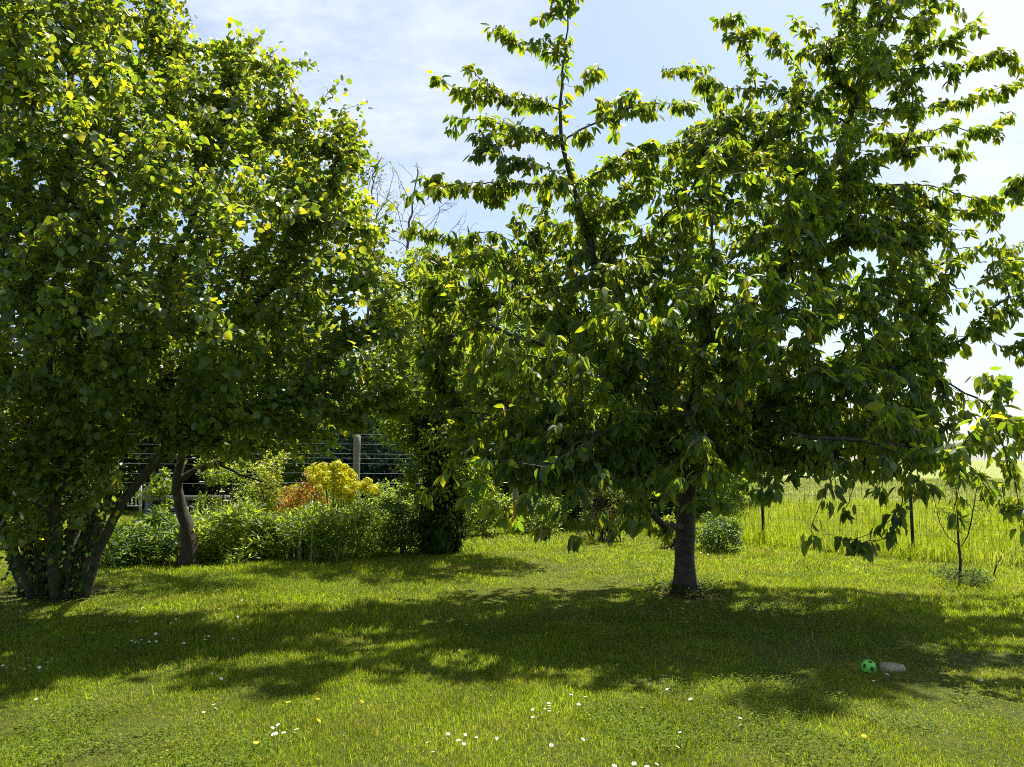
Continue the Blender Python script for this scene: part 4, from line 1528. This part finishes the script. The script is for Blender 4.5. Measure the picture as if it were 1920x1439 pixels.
# ================================================================== fences
mf = empty('mesh_fence', (4.6, 14.5, 0), 'green mesh fence on slim dark posts along the meadow', 'fence')
fA, fB = np.array((6.62, 12.65)), np.array((2.75, 16.7))
posts = [G(1713, 1043), G(1432, 1021), G(1200, 998)]
dstep = (posts[0] - posts[1])
line = [posts[0] + dstep * 1.02, posts[0], posts[1], posts[2], posts[2] + (posts[2] - posts[1]) * 1.0]
FH = 1.28
for p in line:
    mb = MB()
    mb.box((p[0], p[1], FH / 2 - 0.03), (0.042, 0.042, FH + 0.1), rz=0.78)
    mb.box((p[0], p[1], FH + 0.028), (0.052, 0.052, 0.012), rz=0.78)
    mb.build('post', M['post_green'], mf)
mb = MB()
for a_, b_ in zip(line[:-1], line[1:]):
    L = np.linalg.norm((b_ - a_)[:2])
    k = int(L / 0.1)
    for i in range(k + 1):
        q = a_ + (b_ - a_) * i / k
        mb.tube([(q[0], q[1] - 0.03, 0.02), (q[0], q[1] - 0.03, FH)], 0.0021, 3, cap=False)
    for z in np.arange(0.05, FH + 0.01, 0.15):
        mb.tube([(a_[0], a_[1] - 0.034, z), (b_[0], b_[1] - 0.034, z)], 0.0021, 3, cap=False)
mb.build('wire_mesh', M['wire_dark'], mf)

YW = 17.2
wf = empty('wire_fence', (P(669, 900, YW)[0], YW, 0), 'tall fence of strained horizontal wires on a round weathered wooden post', 'fence')
for x in (669, 180, 965):
    X = P(x, 862, YW)[0]
    mb = MB()
    zt = P(669, 818, YW)[2]
    zs = np.linspace(-0.05, zt, 14)
    mb.tube([(X + 0.004 * math.sin(z * 3), YW, z) for z in zs] + [(X, YW, zt + 0.012)], [0.078] * 13 + [0.074, 0.05], 12, wob=0.02)
    mb.build('post', M['post_wood'], wf, smooth=True)
mb = MB()
X0, X1 = P(180, 862, YW)[0], P(965, 862, YW)[0]
for yy in (814, 832.5, 850.5, 859, 869, 887, 905):
    z = P(669, yy, YW)[2]
    xs_ = np.linspace(X0, X1, 26)
    pts = [(xx, YW - 0.085, z - 0.02 * math.sin((xx - X0) / (X1 - X0) * math.pi * 2) ** 2) for xx in xs_]
    mb.tube(pts, 0.0026 if yy != 859 else 0.002, 4)
mb.build('wires', M['wire'], wf, smooth=True)

# white metal frame and grey timber beyond the bed
Yg = 22.0
fr = empty('metal_frame', P(258, 958, Yg) * (1, 1, 0), 'white metal frame of stepped uprights standing on the far lawn', 'metal frame')
for x, y0, y1, r_ in ((265, 900, 959, .02), (255, 917, 950, .014), (247, 930, 950, .014), (240, 935, 950, .012), (262, 905, 959, .012)):
    mb = MB()
    a_, b_ = P(x, y1, Yg), P(x, y0, Yg)
    mb.tube([a_, b_], r_, 8)
    mb.build('upright', M['white_paint'], fr, smooth=True)
for y, x0, x1 in ((949, 239, 266), (933, 241, 266), (921, 254, 266)):
    mb = MB()
    mb.tube([P(x0, y, Yg - .02), P(x1, y, Yg - .02)], .012, 8)
    mb.build('rail', M['white_paint'], fr, smooth=True)
a_, b_ = P(268, 925, Yg + .6), P(430, 945, Yg + .6)
be_ = empty('timber_bench', ((a_[0] + b_[0]) / 2, Yg + .6, 0), 'long low grey timber beam lying across the back of the far lawn', 'timber')
mb = MB()
mb.box(((a_[0] + b_[0]) / 2, Yg + .6, 0.50), (b_[0] - a_[0], 0.30, 0.14))
mb.build('beam', M['timber'], be_)
mb = MB()
for u in (0.08, 0.5, 0.92):
    mb.box((a_[0] + (b_[0] - a_[0]) * u, Yg + .62, 0.2), (0.18, 0.22, 0.459))
mb.box(((a_[0] + b_[0]) / 2, Yg + .78, 0.22), (b_[0] - a_[0] - 0.1, 0.05, 0.2))
mb.build('support', M['timber'], be_)

# ================================================================== ball and slab
bp = G(1629, 1260)
R = 0.055
u_, v_ = 48, 32
bm_V, Q = [], []
for j in range(v_ + 1):
    ph = math.pi * j / v_
    for i in range(u_):
        a = 2 * math.pi * i / u_
        bm_V.append((R * math.sin(ph) * math.cos(a), R * math.sin(ph) * math.sin(a), R * math.cos(ph)))
V = np.array(bm_V)
for j in range(v_):
    for i in range(u_):
        i2 = (i + 1) % u_
        Q.append((j * u_ + i, (j + 1) * u_ + i, (j + 1) * u_ + i2, j * u_ + i2))
Q = np.array(Q)
phi = (1 + 5 ** .5) / 2
ico = np.array([(s1 * a, s2 * b, 0) for s1 in (1, -1) for s2 in (1, -1) for a, b in ((1, phi),)])
ico = np.concatenate([ico, ico[:, [2, 0, 1]], ico[:, [1, 2, 0]]])
ico = nrmz(ico)
# turn so one patch is near the top front and one low front
q1 = Vector(ico[0]).rotation_difference(Vector((0.05, -0.45, 0.9)))
ico = np.array([q1 @ Vector(c) for c in ico])
cen = nrmz(V[Q].mean(1))
dt = (cen @ ico.T).max(1)
mi = (dt > math.cos(0.30)).astype(int)
# dish the patches a little
vn = nrmz(V + 1e-9)
dv = (vn @ ico.T).max(1)
V = V * (1 - 0.05 * (dv > math.cos(0.27)))[:, None]
loc = bp + np.array((0, 0, R * 0.78))
ball = mesh_np('toy_football', V, [Q], [M['ball_green'], M['ball_dark']], None, mi, smooth=True)
ball.location = [float(q) for q in loc]
tag(ball, 'small bright green toy football with dark patches lying in the shaded grass', 'ball')
sp_ = G(1672, 1254)
w_, d_ = 0.205, 0.10
outl = np.array([(-.5, -.35), (-.38, .3), (-.22, .5), (.15, .42), (.5, .2), (.48, -.25), (.1, -.5), (-.3, -.48)]) * (w_, d_)
k = len(outl)
hh = np.array([.012, .034, .038, .034, .026, .016, .014, .012]) + 0.012
Vt = np.concatenate([np.c_[outl * 1.0, np.full(k, -0.02)], np.c_[outl * 0.96, hh], [(0, 0, 0.030)]])
qs = [(i, (i + 1) % k, k + (i + 1) % k, k + i) for i in range(k)]
ts = [(k + i, k + (i + 1) % k, 2 * k) for i in range(k)]
mb = MB()
mb.add(Vt + sp_, qs, ts)
ob = mb.build('flat_stone', M['stone'])
tag(ob, 'flat pale stone slab lying in the grass right of the green ball', 'stone')


# ================================================================== daisies
def flower_parts(petmat, name):
    P_ = MB()
    k = 13
    for i in range(k):
        a = i * 6.283 / k
        a1 = 0.20
        r0, r1 = 0.0035, 0.0125
        V = [(r0 * math.cos(a - a1), r0 * math.sin(a - a1), 0), (r1 * math.cos(a - a1 * .9), r1 * math.sin(a - a1 * .9), 0.003 + 0.001 * (i % 2)),
             (r1 * 1.08 * math.cos(a), r1 * 1.08 * math.sin(a), 0.0035), (r1 * math.cos(a + a1 * .9), r1 * math.sin(a + a1 * .9), 0.003 + 0.001 * (i % 2)),
             (r0 * math.cos(a + a1), r0 * math.sin(a + a1), 0)]
        P_.add(V, [(0, 1, 2, 3)], [(0, 3, 4)])
    pet = P_.build('petals', petmat)
    C_ = MB()
    V = [(0.0045 * math.cos(i * .785), 0.0045 * math.sin(i * .785), 0.001) for i in range(8)] + [(0.003 * math.cos(i * .785), 0.003 * math.sin(i * .785), 0.0035) for i in range(8)] + [(0, 0, 0.0042)]
    C_.add(V, [(i, (i + 1) % 8, 8 + (i + 1) % 8, 8 + i) for i in range(8)], [(8 + i, 8 + (i + 1) % 8, 16) for i in range(8)])
    cen = C_.build('centre', M['pistil'])
    return pet, cen


def stem_mesh(h):
    S = MB()
    S.tube([(0, 0, -0.01), (0.002, 0, h * .5), (0, 0, h)], 0.0011, 5, cap=False)
    return S.build('stem', M['stem'])


clusters = [
    ('shaded group at the left edge', [(53, 1233), (73, 1238), (89, 1240), (97, 1233), (5, 1248), (12, 1250), (37, 1250), (46, 1253), (55, 1246), (74, 1249), (74, 1255)]),
    ('dark shade before the hazel', [(38, 1150), (29, 1173), (42, 1187), (46, 1191), (157, 1178), (197, 1155), (214, 1164), (234, 1163), (214, 1179), (247, 1156), (243, 1165), (256, 1165), (258, 1141), (267, 1140)]),
    ('shade left of the sunlit strip', [(303, 1165), (310, 1161), (320, 1168), (330, 1161), (292, 1187), (286, 1193), (265, 1198), (247, 1200), (254, 1202), (258, 1199), (260, 1203), (280, 1201), (293, 1201), (312, 1199), (345, 1205)]),
    ('sunlit strip below the small tree', [(381, 1162), (393, 1166), (400, 1159), (404, 1156), (416, 1161), (425, 1163), (429, 1165), (446, 1158)]),
    ('broken shade around the sunlit strip', [(368, 1192), (384, 1193), (391, 1193), (384, 1199), (437, 1198), (465, 1181), (411, 1143), (369, 1136), (442, 1122), (454, 1128), (527, 1139)]),
    ('mid-lawn shade', [(650, 1164), (769, 1171), (776, 1133), (874, 1165), (880, 1190), (862, 1213)]),
    ('loose row left of centre', [(398, 1261), (415, 1271), (413, 1308), (401, 1319), (404, 1326), (382, 1333)]),
    ('', [(68, 1306)]),
    ('tight bunch front left of centre', [(522, 1360), (511, 1366), (513, 1378), (517, 1377), (532, 1376), (556, 1370), (553, 1376)]),
    ('loose bunch at the bottom middle', [(796, 1386), (803, 1394), (812, 1413), (831, 1388), (840, 1378), (853, 1371), (860, 1390), (870, 1397), (872, 1378), (893, 1383), (915, 1403), (932, 1383), (945, 1389)]),
    ('tight bunch right of the middle', [(1017, 1315), (1029, 1314), (1030, 1319), (1030, 1324), (1030, 1329), (1022, 1325), (1016, 1332), (1046, 1331), (999, 1341), (999, 1326)]),
    ('short diagonal row at the shade edge', [(1071, 1298), (1097, 1302), (1091, 1311), (1085, 1316)]),
    ('sparse sunny front grass', [(1120, 1339), (1093, 1383), (1034, 1395)]),
    ('group around the pale dry patch', [(1220, 1282), (1262, 1283), (1251, 1291), (1295, 1310)]),
    ('trio on the sunny front grass', [(1275, 1371), (1275, 1380), (1270, 1398)]),
    ('row cut by the bottom edge', [(1152, 1434), (1213, 1435), (1231, 1430), (1189, 1429)]),
    ('pair in front of the right-hand shade', [(1387, 1347), (1388, 1360)]),
    ('three around the green ball', [(1638, 1274), (1579, 1273), (1663, 1260)]),
    ('three by the right-hand dry patch', [(1840, 1271), (1868, 1275), (1836, 1305)]),
    ('far row left of the cherry trunk', [(1250, 1022), (1255, 1027), (1262, 1025), (1246, 1018), (1232, 1012)]),
    ('far row right of the cherry trunk', [(1314, 1034), (1322, 1030), (1328, 1037), (1308, 1036)]),
    ('far row below the light green bushes', [(924, 998), (930, 1000), (922, 1003), (935, 990), (1000, 983), (1010, 985), (1022, 986), (968, 985)]),
]
pet0, cen0 = flower_parts(M['petal'], 'daisy')
ypet0, ycen0 = flower_parts(M['yellow_petal'], 'yellow')
stem_p = [stem_mesh(h) for h in (0.045, 0.06, 0.075)]
protos = [pet0, cen0, ypet0, ycen0] + stem_p


def put_flower(px, py, label, group, pet, cen, nm, cat, first_scale=1.0):
    si = int(rng.integers(0, 3))
    h = (0.045, 0.06, 0.075)[si]
    # ground point whose flower head falls on the pixel
    d = F_ + np.array(((px - 960) / FPX, 0, 0)) + U_ * ((719.5 - py) / FPX)
    hz = h + 0.01
    tt = -(CAMH - hz) / d[2]
    p = np.array((0, 0, CAMH)) + d * tt
    g0 = float(gz(p[0], p[1]))
    o = empty(nm, (p[0], p[1], g0), label, cat, group)
    o.empty_display_size = 0.03
    s = rng.uniform(0.85, 1.2) * first_scale
    tx, ty = rng.normal(0.12, .3), rng.normal(0, .3)
    for src, zz0 in ((pet, h), (cen, h)):
        c = src.copy()
        col.objects.link(c)
        c.parent = o
        c.location = (0, 0, zz0)
        c.rotation_euler = (tx, ty, rng.random() * 6 if src is pet else 0)
        c.scale = (s, s, s)
    c = stem_p[si].copy()
    col.objects.link(c)
    c.parent = o


ORD = ['first', 'second', 'third', 'fourth', 'fifth', 'sixth', 'seventh', 'eighth', 'ninth', 'tenth', 'eleventh', 'twelfth', 'thirteenth', 'fourteenth', 'fifteenth']
for where, pts in clusters:
    pts = sorted(pts)
    for q, (px, py) in enumerate(pts):
        far = py < 1060
        if not where:
            lab = 'lone white daisy near the front left edge of the shade'
        elif q == 0:
            lab = 'white daisy, leftmost of the ' + where
        elif q == len(pts) - 1:
            lab = 'white daisy, rightmost of the ' + where
        else:
            lab = 'white daisy, ' + ORD[q] + ' from the left of the ' + where
        put_flower(px, py, lab, 'white daisies in the lawn', pet0, cen0, 'daisy', 'daisy', 0.82 if not far else 1.2)
ywh = [((615, 1244), 'left of the two on the broken shade, left of centre'), ((691, 1222), 'highest up the lawn, in a sunny spot left of centre'), ((594, 1301), 'top of the pair left of centre near the front'), ((596, 1313), 'lower of the pair left of centre near the front'),
       ((678, 1317), 'alone in the grass right of the pair left of centre'), ((597, 1354), 'below the pair, near the tight bunch of daisies'), ((639, 1345), 'right of the tight bunch of daisies'),
       ((480, 1394), 'left of and below the tight bunch of daisies'), ((541, 1318), 'orange-tinted, left of the pair left of centre'), ((1204, 1324), 'at the shade edge right of the middle'),
       ((1678, 1331), 'in the grass below the green ball'), ((1620, 1383), 'nearest the bottom edge at the right')]
for (px, py), l in ywh:
    put_flower(px, py, 'yellow flower ' + l, 'yellow flowers in the lawn', ypet0, ycen0, 'yellow_flower', 'flower', 1.05)
for o in protos:
    D.objects.remove(o)

# dark soil and root suckers round the cherry trunk
n = 420
a = rng.random(n) * 6.283
r_ = 0.16 + 0.3 * rng.random(n) ** 1.4
pos = np.stack([base_c[0] + r_ * np.cos(a), base_c[1] + r_ * np.sin(a) * .8, 0.01 + rng.random(n) * 0.09], 1)
sk = leaves('suckers', T_SMALL, pos, np.stack([np.cos(a), np.sin(a), rng.normal(.3, .4, n)], 1), np.stack([rng.normal(0, .4, n), rng.normal(0, .4, n), np.ones(n)], 1), rng.uniform(.03, .06, n), M['ivy_leaf'], cherry)
sk['kind'] = 'stuff'
# dry leaf litter under the trees
n = 900
a = rng.random(n) * 6.283
r_ = np.sqrt(rng.random(n))
half = n // 2
cx = np.where(np.arange(n) < half, base_c[0], hb[0])
cy = np.where(np.arange(n) < half, base_c[1] - 0.1, hb[1])
rx = np.where(np.arange(n) < half, 0.6, 1.0)
px_, py_ = cx + rx * r_ * np.cos(a), cy + rx * 0.75 * r_ * np.sin(a)
pos = np.stack([px_, py_, gz(px_, py_) + 0.006 + rng.random(n) * 0.012], 1)
M['litter'] = leaf_mat('dry_leaf', [(0, (0.05, 0.03, 0.015)), (1, (0.22, 0.15, 0.07))], [(0, (0.08, 0.05, 0.02)), (1, (0.2, 0.13, 0.05))], 0.2, 0.8, 0.1)
lt = leaves('leaf_litter', T_SMALL, pos, np.stack([np.cos(a * 7), np.sin(a * 7), rng.normal(0, .15, n)], 1), np.stack([rng.normal(0, .3, n), rng.normal(0, .3, n), np.ones(n)], 1), rng.uniform(.03, .07, n), M['litter'], None)
tag(lt, kind='stuff')
